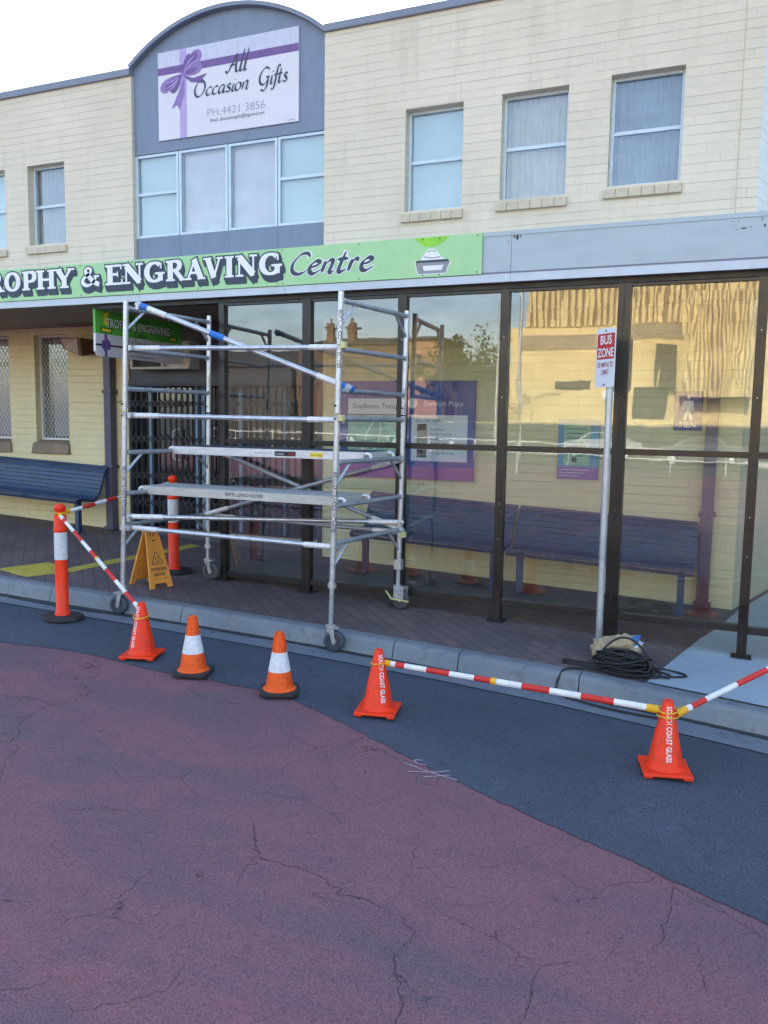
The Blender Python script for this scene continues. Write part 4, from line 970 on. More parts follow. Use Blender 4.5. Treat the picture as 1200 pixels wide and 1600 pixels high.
# bus information board on the wall behind the glass
bi = thing('bus_information_board', 'blue framed bus information board with a green map hung on the wall behind the glass', 'notice board', (-3.4, YW, 1.3))
f2 = lambda a, b, c=0: Vector((a, 8.45-c, b))
MB().box(-4.20, -2.625, 8.45, 8.497, 1.26, 2.32).build('frame', 'info_blue', bi, bevel=.005)
m = MB(); rect(m, -4.10, -3.40, 1.42, 1.95, 0, .0015, f2); rect(m, -4.10, -3.40, 1.96, 2.13, 1, .0015, f2); rect(m, -3.34, -2.70, 1.46, 1.955, 1, .0015, f2); rect(m, -4.2, -2.625, 1.262, 1.40, 2, .0012, f2)
random.seed(11)
for pts in ([(-4.05, 1.48), (-3.9, 1.6), (-3.88, 1.72), (-3.8, 1.86), (-3.74, 1.93)], [(-4.1, 1.55), (-3.9, 1.57), (-3.8, 1.63), (-3.66, 1.66)], [(-3.72, 1.94), (-3.7, 1.75), (-3.76, 1.6), (-3.82, 1.45)], [(-3.6, 1.43), (-3.64, 1.52), (-3.55, 1.58), (-3.45, 1.5)]): ribbon(m, pts, .006, f2, 3, 4, 0, .0022+random.random()*.0005)
put_text(m, 'Shoalhaven Transport', f2(-4.05, 2.02), (1, 0, 0), (0, 0, 1), .082, 4, 0, 0, 'LEFT', .9, .002)
put_text(m, 'Stewart Place', f2(-3.20, 2.05), (1, 0, 0), (0, 0, 1), .082, 1, 0, 0, 'LEFT', 1, .001)
m.lathe([(.055, 0), (.055, .001), (0, .001)], (0, 0, 0), 20, 1, False, 'y').xf(Matrix.Translation((-3.33, 8.448, 2.08)), len(m.v)-60)
put_text(m, 'Bus Services', f2(-3.28, 1.885), (1, 0, 0), (0, 0, 1), .055, 4, 0, 0, 'LEFT', 1, .002)
rect(m, -3.27, -3.16, 1.50, 1.86, 4, .0018, f2); rect(m, -3.262, -3.168, 1.58, 1.79, 5, .0022, f2)
for k, s in enumerate(('Shoal Bus', 'Nowra Coaches', 'Stuarts Coaches', 'Premier Motor Service', 'Kennedys Bus', 'Lifestyle Bus Lines')): put_text(m, s, f2(-3.12, 1.79-k*.05), (1, 0, 0), (0, 0, 1), .040, 4, 0, 0, 'LEFT', .95, .002)
m.build('printed_panels', ['map_green', 'info_white', 'info_purple', 'map_yellow', 'ink_black', 'curtain_warm'], bi)
# framed poster
po = thing('timetable_poster', 'blue and teal poster with a purple foot stuck on the wall above the long bench', 'poster', (-1.53, YW, 1.33))
MB().box(-1.745, -1.33, 8.47, 8.497, 1.33, 1.93).build('backing', 'poster_teal', po)
f3 = lambda a, b, c=0: Vector((a, 8.469-c, b)); m = MB()
rect(m, -1.745, -1.33, 1.33, 1.45, 1, .0008, f3); rect(m, -1.68, -1.42, 1.47, 1.88, 0, .0008, f3); rect(m, -1.60, -1.55, 1.50, 1.55, 2, .0014, f3)
for k in range(6): rect(m, -1.66, -1.46-.03*(k % 2), 1.83-k*.045, 1.838-k*.045, 2, .0014+k*.00001, f3)
m.lathe([(.02, 0), (.02, .001), (0, .001)], (0, 0, 0), 12, 3, False, 'y').xf(Matrix.Translation((-1.45, 8.4675, 1.66)), len(m.v)-36)
for k in range(3): rect(m, -1.72, -1.42-.05*k, 1.42-k*.03, 1.426-k*.03, 4, .0014, f3)
m.build('print', ['map_green', 'poster_purple', 'ink_black', 'label_yellow', 'info_white'], po)
# toilet sign
ms = thing('toilet_sign', 'small blue sign with a white standing figure reading MEN on the wall by the corner', 'sign', (-.52, YW, 1.84))
MB().box(-.645, -.39, 8.478, 8.497, 1.84, 2.21).build('sign_plate', 'info_blue', ms, bevel=.006)
f4 = lambda a, b, c=0: Vector((a, 8.477-c, b)); m = MB()
put_text(m, 'MEN', f4(-.517, 1.868), (1, 0, 0), (0, 0, 1), .075, 0, 0, .01, 'CENTER', 1, .0008)
flat(m, [(-.56, 2.12), (-.475, 2.12), (-.47, 2.02), (-.485, 2.02), (-.49, 2.08), (-.495, 2.03), (-.475, 1.935), (-.497, 1.935), (-.517, 2.0), (-.537, 1.935), (-.559, 1.935), (-.54, 2.03), (-.545, 2.08), (-.55, 2.02), (-.565, 2.02)], 0, .001, f4)
m.lathe([(.018, 0), (.018, .001), (0, .001)], (0, 0, 0), 16, 0, False, 'y').xf(Matrix.Translation((-.517, 8.4758, 2.15)), len(m.v)-48)
m.build('pictogram', 'paint_white', ms)

# air conditioner, floodlight
ac = thing('air_conditioner', 'cream window air conditioner poking out over the grilled entrance', 'air conditioner', (-6.6, YW, 2.47))
m = MB(); m.box(-7.03, -6.15, 8.30, 8.53, 2.47, 2.50); m.box(-7.03, -6.15, 8.30, 8.53, 2.78, 2.80); m.box(-7.03, -6.99, 8.3, 8.53, 2.5, 2.78); m.box(-6.56, -6.52, 8.3, 8.53, 2.5, 2.78); m.box(-6.52, -6.17, 8.34, 8.53, 2.5, 2.78); m.box(-6.18, -6.15, 8.32, 8.53, 2.5, 2.78)
m.build('casing', 'ac_cream', ac, bevel=.006)
m = MB(); m.box(-6.99, -6.56, 8.36, 8.38, 2.5, 2.78)
for k in range(9): m.box(-6.985, -6.565, 8.325, 8.355, 2.515+k*.029, 2.522+k*.029)
m.build('grill', 'grille', ac)
fl = thing('floodlight', 'brown wedge shaped floodlight fixed to the brick wall beside the mesh window', 'light', (-7.95, YW, 2.7))
m = MB(); m.hexa([(-8.16, 8.22, 2.74), (-7.86, 8.22, 2.64), (-7.80, 8.42, 2.68), (-8.16, 8.44, 2.76)], [(-8.22, 8.20, 2.88), (-7.86, 8.20, 2.87), (-7.80, 8.44, 2.86), (-8.2, 8.44, 2.88)]); m.box(-7.8, -7.72, 8.40, 8.5, 2.76, 2.80); m.box(-7.8, -7.72, 8.40, 8.5, 2.70, 2.72)
m.xf(Matrix.Translation((.14, 0, -.005)));m.build('housing', 'lamp_brown', fl, bevel=.008)
m = MB(); m.hexa([(-8.13, 8.212, 2.742), (-7.90, 8.212, 2.665), (-7.90, 8.219, 2.665), (-8.13, 8.219, 2.742)], [(-8.17, 8.194, 2.86), (-7.90, 8.194, 2.86), (-7.90, 8.20, 2.86), (-8.17, 8.20, 2.86)]); m.xf(Matrix.Translation((.14, 0, -.005)));m.build('lens', 'lamp_lens', fl)

# ------------------------------------------------------------------ benches
def bench(x0, x1, label, worn, legs):
    xc = (x0+x1)/2; zg = z_path(xc, 8.0)
    t = thing('slatted_bench', label, 'bench', (xc, 8.05, zg), 0, 'navy slatted benches along the wall')
    # side profile (y, z) from seat front edge round to the top of the back
    P = [(7.83, .40), (7.80, .435), (7.85, .455), (7.94, .448), (8.03, .435), (8.11, .43), (8.175, .47), (8.21, .54), (8.24, .61), (8.265, .68), (8.29, .745), (8.325, .80), (8.375, .83), (8.42, .825)]
    # resample along length
    pts = [Vector((0, a, b)) for a, b in P]; d = [0]
    for i in range(1, len(pts)): d.append(d[-1]+(pts[i]-pts[i-1]).length)
    def at(s):
        for i in range(1, len(pts)):
            if s <= d[i]: return pts[i-1].lerp(pts[i], (s-d[i-1])/(d[i]-d[i-1]))
        return pts[-1]
    n = 17; stp = d[-1]/n; seat, back = MB(), MB()
    for k in range(n):
        a, b = at(k*stp+.002), at((k+1)*stp-.005); tt = (b-a).normalized(); nn = Vector((0, -tt.z, tt.y))*.009
        m = seat if k < 7 else back
        z0, z1 = z_path(x0, 8.0), z_path(x1, 8.0)
        m.hexa([(x0, a.y, a.z+z0), (x0, b.y, b.z+z0), (x1, b.y, b.z+z1), (x1, a.y, a.z+z1)], [(x0, a.y+nn.y, a.z+z0+nn.z), (x0, b.y+nn.y, b.z+z0+nn.z), (x1, b.y+nn.y, b.z+z1+nn.z), (x1, a.y+nn.y, a.z+z1+nn.z)], 1 if (worn and k in (0, 1)) else 0)
    seat.build('seat', ['bench_navy', 'bench_worn'], t, bevel=.003); back.build('backrest', ['bench_navy', 'bench_worn'], t, bevel=.003)
    for x in [x0+.004, x1-.012]+[x0+(x1-x0)*k/3 for k in (1, 2)]:
        zz = z_path(x, 8.0); fm = MB()
        for i in range(len(pts)-1):
            a, b = pts[i], pts[i+1]; tt = (b-a).normalized(); nn = Vector((0, -tt.z, tt.y))
            a1, b1 = a-nn*.001, b-nn*.001; a2, b2 = a-nn*.03, b-nn*.03
            fm.hexa([(x, a1.y, a1.z+zz), (x, b1.y, b1.z+zz), (x, b2.y, b2.z+zz), (x, a2.y, a2.z+zz)], [(x+.008, a1.y, a1.z+zz), (x+.008, b1.y, b1.z+zz), (x+.008, b2.y, b2.z+zz), (x+.008, a2.y, a2.z+zz)])
        fm.build('bracket', 'bench_navy', t)
    for x in legs:
        zz = z_path(x, 8.0)
        MB().box(x-.03, x+.03, 7.97, 8.03, zz, zz+.405).build('leg', 'bench_navy', t, bevel=.004)
    return t
b = bench(-3.76, -2.12, 'navy slatted metal bench behind the glass below the bus information board', False, (-3.66, -2.25))
b = bench(-2.08, -.36, 'worn navy slatted bench behind the glass with paint flaked off its front edge', True, (-1.98, -.47))
b = bench(-10.2, -7.46, 'long navy slatted bench under the mesh covered windows at the left', False, (-10.0, -7.63))
m = MB(); m.box(-8.42, -8.22, 8.395, 8.399, 1.137, 1.16); m.xf(Matrix.Identity(4)); m.build('plaque', 'alu_bright', b)

# ------------------------------------------------------------------ cones
def along(mb, body, size, mi, start, length_dir, wrap, bold=0, sx=1, flip=False):
    vs, fs = text_geo(body, size, 0, bold, 'LEFT', sx); mb.add([wrap(a, b) for a, b, c in vs], fs, mi)
def cone_plain(x, y, rz, label, text_ang=0, flipt=False):
    t = thing('traffic_cone', label, 'traffic cone', (x, y, z_road(x, y)+.001), rz, 'orange traffic cones round the scaffold')
    m = MB(); s = .135; m.hexa([(-s, -s, .012), (s, -s, .012), (s, s, .012), (-s, s, .012)], [(-s+.004, -s+.004, .03), (s-.004, -s+.004, .03), (s-.004, s-.004, .03), (-s+.004, s-.004, .03)])
    for a in (-1, 1):
        for b_ in (-1, 1): m.box(a*s*.97, a*s*.6, b_*s*.97, b_*s*.6, 0, .013)
    m.build('base', 'cone_orange', t, True, bevel=.006)
    prof = [(.108, .03), (.104, .036), (.098, .05), (.028, .405), (.024, .413), (.016, .414), (.015, .395)]
    m = MB(); m.lathe(prof, (0, 0, 0), 28)
    m.build('body', 'cone_orange', t, True)
    lt = MB()
    def wrap(a, b_):
        h = .385-a; r = .098+(.028-.098)*(h-.05)/.355+.0012; th = text_ang+(b_-.012)/max(r, .03); return (r*math.cos(th), r*math.sin(th), h)
    along(lt, 'SOUTH COAST GLASS', .042, 0, 0, 0, wrap, .03, .72)
    lt.build('lettering', 'paint_white_worn', t, True)
    return t
def cone_banded(x, y, rz, label):
    t = thing('traffic_cone', label, 'traffic cone', (x, y, z_road(x, y)+.001), rz, 'orange traffic cones round the scaffold')
    m = MB(); s = .128; c = .03
    oct_ = [(-s+c, -s), (s-c, -s), (s, -s+c), (s, s-c), (s-c, s), (-s+c, s), (-s, s-c), (-s, -s+c)]
    m.prism([(a, b_, 0) for a, b_ in oct_], (0, 0, .03)); m.build('base', 'rubber', t, True, bevel=.008)
    rr = lambda h: .098+(.026-.098)*(h-.03)/.385
    n = 24
    body = MB()
    for a, b_, mi, dr in ((.03, .155, 0, 0), (.155, .285, 1, .0015), (.285, .415, 0, 0)):
        body.lathe([(rr(a)+dr, a), (rr(b_)+dr, b_)], (0, 0, 0), n, mi)
        if mi: body.lathe([(rr(a)-.001, a), (rr(a)+dr, a)], (0, 0, 0), n, mi, False); body.lathe([(rr(b_)+dr, b_), (rr(b_)-.001, b_)], (0, 0, 0), n, mi, False)
    body.lathe([(.116, .029), (.106, .038), (rr(.045), .05)], (0, 0, 0), n, 0); body.lathe([(rr(.415), .415), (.022, .421), (.015, .421), (.014, .4)], (0, 0, 0), n, 0)
    for k in range(8):   # moulded ribs at the tip
        a = 2*math.pi*k/8; r0 = rr(.30)+.001; r1 = rr(.41)+.002; body.tube([(r0*math.cos(a), r0*math.sin(a), .30), (r1*math.cos(a), r1*math.sin(a), .412)], .0035, 6, 0)
    body.build('body', ['cone_orange_b', 'reflective_white'], t, True)
    return t
def face_cam(x, y): return math.atan2(-y, -x)
c1 = (-4.10, 4.92); c2 = (-3.545, 4.80); c3 = (-2.82, 4.78); c4 = (-2.094, 4.80); c5 = (-.315, 4.80)
cone_plain(*c1, R(18), 'plain orange cone at the lower end of the sloping striped bar', face_cam(*c1)-R(18)-R(52))
cone_banded(*c2, R(20), 'banded cone with black base next to the plain cone below the sloping bar')
cone_banded(*c3, R(28), 'banded cone with black base standing alone, in front of the near scaffold wheel')
cone_plain(*c4, R(12), 'plain orange cone at the left end of the long striped bar', face_cam(*c4)-R(12)+R(20))
cone_plain(*c5, R(14), 'plain orange cone where two striped bars meet, nearest to the camera', face_cam(*c5)-R(14)+R(12))

# ------------------------------------------------------------------ bollards
def bollard(x, y, zg, label, base_rz):
    t = thing('safety_bollard', label, 'bollard', (x, y, zg), base_rz, 'orange bollards')
    m = MB(); n = 8; r = .19
    b0 = [(r*math.cos(R(22.5+45*k)), r*.85*math.sin(R(22.5+45*k)), 0) for k in range(n)]; b1 = [(v[0]*.93, v[1]*.93, .038) for v in b0]
    m.add(b0+b1, [tuple(range(n-1, -1, -1)), tuple(range(n, 2*n))]+[(i, (i+1) % n, n+(i+1) % n, n+i) for i in range(n)]); m.build('base', 'rubber', t, True, bevel=.006)
    m = MB(); R_ = .053
    m.lathe([(R_+.012, .038), (R_+.010, .06), (R_, .07), (R_, .52)], (0, 0, 0), 24, 0); m.lathe([(R_+.0015, .52), (R_+.0015, .755)], (0, 0, 0), 24, 1)
    m.lathe([(R_, .755), (R_+.004, .76), (R_+.004, .785), (R_, .79), (R_*.98, .90), (R_*.6, .905), (R_*.55, .915), (R_*.60, .93), (R_*.85, .945), (R_*.9, .965), (R_*.75, .985), (R_*.35, .998), (0, 1.0)], (0, 0, 0), 24, 0)
    m.build('post', ['bollard_orange', 'reflective_white'], t, True)
    return t
B1 = (-5.325, 5.37); B2 = (-5.30, 6.87)
bollard(*B1, z_road(*B1)+.001, 'orange and white bollard standing on the road at the left end of the barrier', R(10))
bollard(*B2, z_path(*B2)+.001, 'orange and white bollard standing under the scaffold behind the yellow folding sign', R(30))

bollard(1.33, 6.27, z_path(1.33, 6.27)+.005, 'orange and white bollard on the pale concrete beyond the right end of the barrier', R(5))

# ------------------------------------------------------------------ striped barrier bars
def bar(p0, p1, r, stripes, label, rings):
    p0, p1 = Vector(p0), Vector(p1)
    t = thing('barrier_bar', label, 'barrier bar', tuple(p0), 0, 'red and white striped barrier bars')
    d = p1-p0; m = MB(); tot = sum(s[1] for s in stripes); u = 0
    for col, ln, rf in stripes:
        a = p0+d*(u/tot); u += ln; b_ = p0+d*(u/tot); m.tube([a, b_], r*rf, 14, col)
    m.build('rod', ['bar_white', 'bar_red', 'bar_yellow', 'ink_black'], t)
    for c, rad, tilt in rings:
        k = MB(); tl = Vector(tilt)
        k.tube([Vector(c)+Vector((rad*math.cos(a*2*math.pi/28), rad*math.sin(a*2*math.pi/28), tl.x*math.cos(a*2*math.pi/28)*rad+tl.y*math.sin(a*2*math.pi/28)*rad)) for a in range(28)], .0045, 8, 0, closed=True)
        k.build('ring', 'bar_yellow', t)
    return t
W_, D_, Y_ = 0, 1, 2
zc = lambda c, h: z_road(*c)+h
bar((c4[0]+.035, c4[1]+.02, zc(c4, .325)), (c5[0]-.05, c5[1], zc(c5, .352)), .018,
    [(2, 12, 1.15), (0, 8, 1.05), (1, 16, 1), (0, 38, 1), (1, 39, 1), (0, 41, 1), (1, 27, 1), (2, 9, 1.2), (0, 40, 1.1), (1, 43, 1.1), (0, 47, 1.1), (1, 48, 1.1), (0, 46, 1.1), (2, 16, 1.25)],
    'long striped bar between two plain cones on the road, in front of the cable coil', [((c4[0], c4[1], zc(c4, .327)), .050, (.1, 0)), ((c5[0], c5[1], zc(c5, .357)), .052, (0, .12))])
bar((c5[0]+.045, c5[1]+.03, zc(c5, .33)), (1.285, 6.25, .955), .017,
    [(2, 8, 1.3), (0, 4, 1.1), (1, 12, 1), (0, 26, 1), (1, 26, 1), (0, 26, 1), (1, 26, 1), (0, 26, 1), (1, 26, 1), (0, 26, 1), (1, 26, 1), (0, 26, 1)],
    'striped bar rising from the nearest cone to the right edge of the photo', [((c5[0], c5[1], zc(c5, .322)), .056, (0, -.1))])
zb1 = z_road(*B1)
bar((B1[0]+.035, B1[1]-.035, zb1+.905), (c1[0]-.02, c1[1]+.02, zc(c1, .345)), .0155,
    [(2, 4, 1.3), (0, 7, 1.1), (1, 8, 1), (0, 24, 1), (1, 24, 1), (0, 24, 1), (1, 16, 1), (2, 3, 1.2), (0, 24, 1.05), (1, 26, 1.05), (0, 26, 1.05), (1, 22, 1.05), (0, 16, 1.05)],
    'striped bar sloping steeply from the kerbside bollard down to a plain cone', [((B1[0], B1[1], zb1+.915), .044, (.2, 0)), ((c1[0], c1[1], zc(c1, .315)), .060, (0, .25))])
bar((B1[0]+.035, B1[1]+.035, zb1+.925), (B2[0]-.035, B2[1]-.03, z_path(*B2)+.92), .0165,
    [(2, 5, 1.3), (0, 20, 1.05), (1, 22, 1.05), (0, 20, 1.05), (1, 19, 1.05), (0, 22, .75), (1, 14, .75), (0, 30, .75), (1, 20, .75), (0, 20, .75)],
    'striped bar joining the tops of the two orange bollards behind the scaffold leg', [((B1[0], B1[1], zb1+.925), .044, (-.2, 0)), ((B2[0], B2[1], z_path(*B2)+.92), .042, (0, 0))])

# ------------------------------------------------------------------ folding floor sign
zf = z_path(-5.1, 6.27); AX = thing('folding_floor_sign', 'yellow folding floor sign reading WORKERS ABOVE standing beside the scaffold leg', 'floor sign', (-5.13, 6.30, zf), R(72))
def leaf_panel(sgn, printed):
    m = MB(); h = .575; th = .018
    # panel in its own plane: width tapers; local u = x, v = up the leaf
    out = [(-.125, 0), (-.075, 0), (-.06, .045), (.06, .045), (.075, 0), (.125, 0), (.09, .30), (.067, h), (-.067, h), (-.09, .30)]
    hole = [(-.03, .50), (.03, .50), (.03, .535), (-.03, .535)]
    lean = math.asin(.165/h)
    def w(u, v, n): return Vector((u, sgn*(-.165+v*math.sin(lean))-sgn*0-0*n, v*math.cos(lean)))+Vector((0, -sgn*math.cos(lean)*n*1.0*(1), math.sin(lean)*n))
    quads = [[(-.125, 0), (-.075, 0), (-.06, .045), (-.118, .06)], [(.075, 0), (.125, 0), (.118, .06), (.06, .045)], [(-.118, .06), (-.06, .045), (.06, .045), (.118, .06)],
             [(-.118, .06), (.118, .06), (.072, .495), (-.072, .495)], [(-.072, .495), (-.032, .495), (-.032, .535), (-.070, .535)], [(.032, .495), (.072, .495), (.070, .535), (.032, .535)], [(-.070, .535), (.070, .535), (.066, h), (-.066, h)]]
    for q in quads:
        m.add([w(a, b_, 0) for a, b_ in q]+[w(a, b_, th) for a, b_ in q], [(0, 1, 2, 3), (4, 5, 6, 7), (0, 1, 5, 4), (1, 2, 6, 5), (2, 3, 7, 6), (3, 0, 4, 7)])
    # raised rim
    for a, b_ in (((-.118, .06), (-.072, .495)), ((.118, .06), (.072, .495))):
        s_ = .008 if a[0] < 0 else -.008
        q = [a, (a[0]+s_, a[1]), (b_[0]+s_, b_[1]), b_]; m.add([w(u, v, th) for u, v in q]+[w(u, v, th+.004) for u, v in q], [(4, 5, 6, 7), (0, 1, 5, 4), (1, 2, 6, 5), (2, 3, 7, 6), (3, 0, 4, 7)])
    o = m.build('panel', 'aframe_yellow', AX, True, bevel=.002)
    if printed:
        k = MB(); fw = lambda a, b_, c=0: w(a, b_, th+.0008+c)
        tri = [(-.062, .23), (.062, .23), (.008, .345), (-.008, .345), (-.062, .23), (-.05, .23)]
        ribbon(k, tri, .0038, fw, 0, 0, 0, .0002)
        for x in (-.014, .014):
            ribbon(k, [(x, .255), (x, .295)], .0022, fw, 0, 0, 0, .0004); flat(k, [(x-.009, .288), (x+.009, .288), (x, .305)], 0, .0006, fw)
        ribbon(k, [(-.03, .248), (.03, .248)], .003, fw, 0, 0, 0, .0008)
        p = w(0, .165, th+.001); u = Vector((1, 0, 0)); v = (w(0, 1, 0)-w(0, 0, 0)).normalized()
        put_text(k, 'WORKERS', p, u, v, .044, 0, 0, .02, 'CENTER', .86); p = w(0, .115, th+.001); put_text(k, 'ABOVE', p, u, v, .044, 0, 0, .02, 'CENTER', .86)
        ribbon(k, [(-.016, .455), (.016, .455)], .006, fw, 0, 0, 0, .0002); ribbon(k, [(-.08, .085), (.08, .085)], .0012, fw, 0, 0, 0, .0004)
        k.build('lettering', 'ink_black', o, True)
leaf_panel(1, True); leaf_panel(-1, False)

# ------------------------------------------------------------------ scaffold
SC = thing('scaffold_tower', 'aluminium mobile scaffold tower on castors standing astride the kerb in front of the shop', 'scaffold', (-3.9, 6.3, .1))
def pFL(z): return Vector((-4.985+.038*(z-.1), 5.73, z))
def pFR(z): return Vector((-2.93+.026*(z-.1), 5.75, z))
def pBL(z): return Vector((-4.835+.017*(z-.3), 6.80, z))
def pBR(z): return Vector((-2.79+.018*(z-.3), 6.80, z))
TR_ = .0225
posts = {'FL': (pFL, .39, 2.865), 'FR': (pFR, .60, 2.855), 'BL': (pBL, .62, 2.865), 'BR': (pBR, .58, 2.835)}
def frame_side(pf, pb, kf, kb, side):
    f = MB()
    for p, (z0, z1) in ((pf, (posts[kf][1], posts[kf][2])), (pb, (posts[kb][1], posts[kb][2]))):
        f.tube([p(z0), p(1.93)], TR_, 14); f.tube([p(1.945), p(z1)], TR_, 14); f.tube([p(1.90), p(1.985)], TR_*.88, 12, 1)
        f.tube([p(z1-.03), p(z1+.0)], TR_*1.03, 14, 1)
        for zz in (1.885, 1.975): f.lathe([(.007, -.032), (.007, 0), (0, 0)], tuple(p(zz)), 6, 1, False, 'y')
    f.build('post_pair', ['alu', 'alu_dull'], SC) if False else None
    up = MB(); lo = MB()
    return f
def ladder(pf, pb, kf, kb, rungs_up, rungs_lo, bl, br):
    # upper frame
    for name, za, zb2a, zb2b, rungs in (('upper_frame', 1.945, posts[kf][2], posts[kb][2], rungs_up), ('lower_frame', None, 1.93, 1.93, rungs_lo)):
        f = MB()
        for p, k, top in ((pf, kf, zb2a), (pb, kb, zb2b)):
            z0 = za if za else posts[k][1]
            f.tube([p(z0), p(top)], TR_, 16, 0)
            if za: f.tube([p(top-.004), p(top+.001)], TR_*.8, 12, 2)
            else:
                f.tube([p(1.90), p(1.93)], TR_*1.08, 14, 1)
        for z in rungs:
            a, b_ = pf(z), pb(z); d = (b_-a).normalized()*TR_*.8; f.tube([a+d, b_-d], .0200, 14, 1)
            for q, s_ in ((a, 1), (b_, -1)): f.tube([q+d*s_*.9, q+d*s_*1.9], .0245, 12, 0)
        zt = rungs[0] if za else None
        for zr in ((rungs[0],) if za else (rungs[1], rungs[-1])):
            for p, q, s_ in ((pf, pb, 1), (pb, pf, -1)):
                a = p(zr-.19); b_ = p(zr).lerp(q(zr), .19)+Vector((0, 0, -.012)); f.tube([a, b_], .0125, 10, 0)
        f.build(name, ['alu', 'alu_dull', 'plank_dark'], SC)
ladder(pFL, pBL, 'FL', 'BL', (2.805, 2.465, 2.13), (1.90, 1.585, 1.225, .95), 0, 0)
ladder(pFR, pBR, 'FR', 'BR', (2.79, 2.43, 2.115), (1.90, 1.565, 1.225, .93), 0, 0)
def hook_bar(name, a, b_, r=.0195, off=Vector((0, -.045, 0)), mat='alu'):
    a, b_ = Vector(a)+off, Vector(b_)+off; d = (b_-a).normalized(); m = MB()
    m.tube([a+d*.09, b_-d*.09], r, 14, 0)
    for p, s_ in ((a, 1), (b_, -1)):
        m.tube([p+d*s_*.0, p+d*s_*.28], r*1.18, 14, 1)
        m.tube([p+d*s_*(-.03), p+d*s_*.02], r*1.35, 12, 2)
        c = p-off*.5+d*s_*.0; m.box(c.x-.014, c.x+.014, min(c.y-.035, c.y+.035), max(c.y-.035, c.y+.035), c.z-.022, c.z+.022, 2)
    return m.build(name, [mat, 'alu_bright', 'zinc'], SC)
hook_bar('ledger', pFL(2.475)+Vector((.05, 0, 0)), pFR(2.445), off=Vector((0, .05, 0))); hook_bar('ledger', pFL(1.905)+Vector((.05, 0, 0)), pFR(1.89), off=Vector((0, .05, 0)))
hook_bar('ledger', pFL(.925)+Vector((.05, 0, 0)), pFR(.895), off=Vector((.0, .05, 0))); hook_bar('ledger', pBL(.935), pBR(.90), off=Vector((0, .045, 0)), mat='alu_dull')
hook_bar('plan_brace', pFL(.995)+Vector((.05, .03, 0)), pBR(.965), off=Vector((0, 0, .03)))
hook_bar('diagonal_brace', pFL(2.80)+Vector((.12, .03, 0)), pFR(2.11)+Vector((.03, .12, 0)), .0215, Vector((0, 0, .03)))
hook_bar('diagonal_brace', pBL(1.57), pBR(.90), .02, Vector((0, .01, .03)), 'alu_dull'); hook_bar('diagonal_brace', pBL(.95), pBR(1.55), .02, Vector((0, -.045, .0)), 'alu_dull')
# blue tape on the top diagonal and yellow clips
m = MB(); A_ = pFL(2.80)+Vector((.12, .03, .03)); B_ = pFR(2.11)+Vector((.03, .12, .03))
for a, b_ in ((.0, .045), (.36, .425), (.965, 1.02)): m.tube([A_.lerp(B_, a), A_.lerp(B_, b_)], .0275, 14, 0)
m.build('tape', 'tape_blue', SC)
for p in (pFR(2.45), pFR(1.90), pBR(.88), pBL(.93)): MB().box(p.x+.02, p.x+.06, p.y-.035, p.y+.02, p.z-.02, p.z+.03).build('clip', 'yellow_steel', SC, bevel=.006)
# joint pins
m = MB()
for p in (pFL, pFR, pBL, pBR):
    for z in (1.90, 2.0): q = p(z); m.tube([(q.x-.008, q.y-.032, q.z), (q.x-.008, q.y-.02, q.z)], .008, 8)
m.build('joint_pin', 'ink_black', SC)
# lettering on the posts
def post_text(p, z0, size, s, mi, ang, sx=1., down=False):
    L_ = []
    vs, fs = text_geo(s, size, 0, .02, 'LEFT', sx)
    def w(a, b_):
        z = z0-a if down else z0+a; th = ang+(b_-size*.35)/(TR_+.001)*(-1 if not down else 1)*-1; c = p(z); rr = TR_+.0012
        return (c.x+rr*math.cos(th), c.y+rr*math.sin(th), z)
    return [w(a, b_) for a, b_, c in vs], fs
m = MB(); af = lambda p: math.atan2(-p(1.5).y, -p(1.5).x)
for p, z0, size, s, mi, sx, down in ((pFR, 1.02, .044, 'SOUTH COAST GLASS', 0, 1.08, False), (pFR, 2.72, .044, 'SOUTH COAST GLASS', 1, 1.0, True), (pFL, 1.03, .040, 'SOUTH COAST GLASS', 0, 1.10, False), (pBL, 2.3, .03, 'COAST GLASS', 1, .9, True), (pBR, 1.95, .034, 'SOUTH COAST', 1, 1.0, False)):
    vs, fs = post_text(p, z0, size, s, mi, af(p), sx, down); m = MB(); m.add(vs, fs, mi); m.build('lettering', ['ink_black', 'ink_faded'], SC)
m = MB(); a = pFR(2.79); b_ = pBR(2.79); put_text(m, 'SOUTH COAST GLASS', (a.x+.0235, 6.06, 2.775), (0.16, 1, 0), (0, 0, 1), .03, 0, 0, 0, 'LEFT', 1.1, 0.0); a2 = pFR(2.115)
put_text(m, 'SOUTH COAST GLASS', (a2.x-.0+.0235+.03, 6.0, 2.10), (0.15, 1, 0), (0, 0, 1), .03, 0, 0, 0, 'LEFT', 1.1, 0.0); m.build('rung_lettering', 'ink_faded', SC)
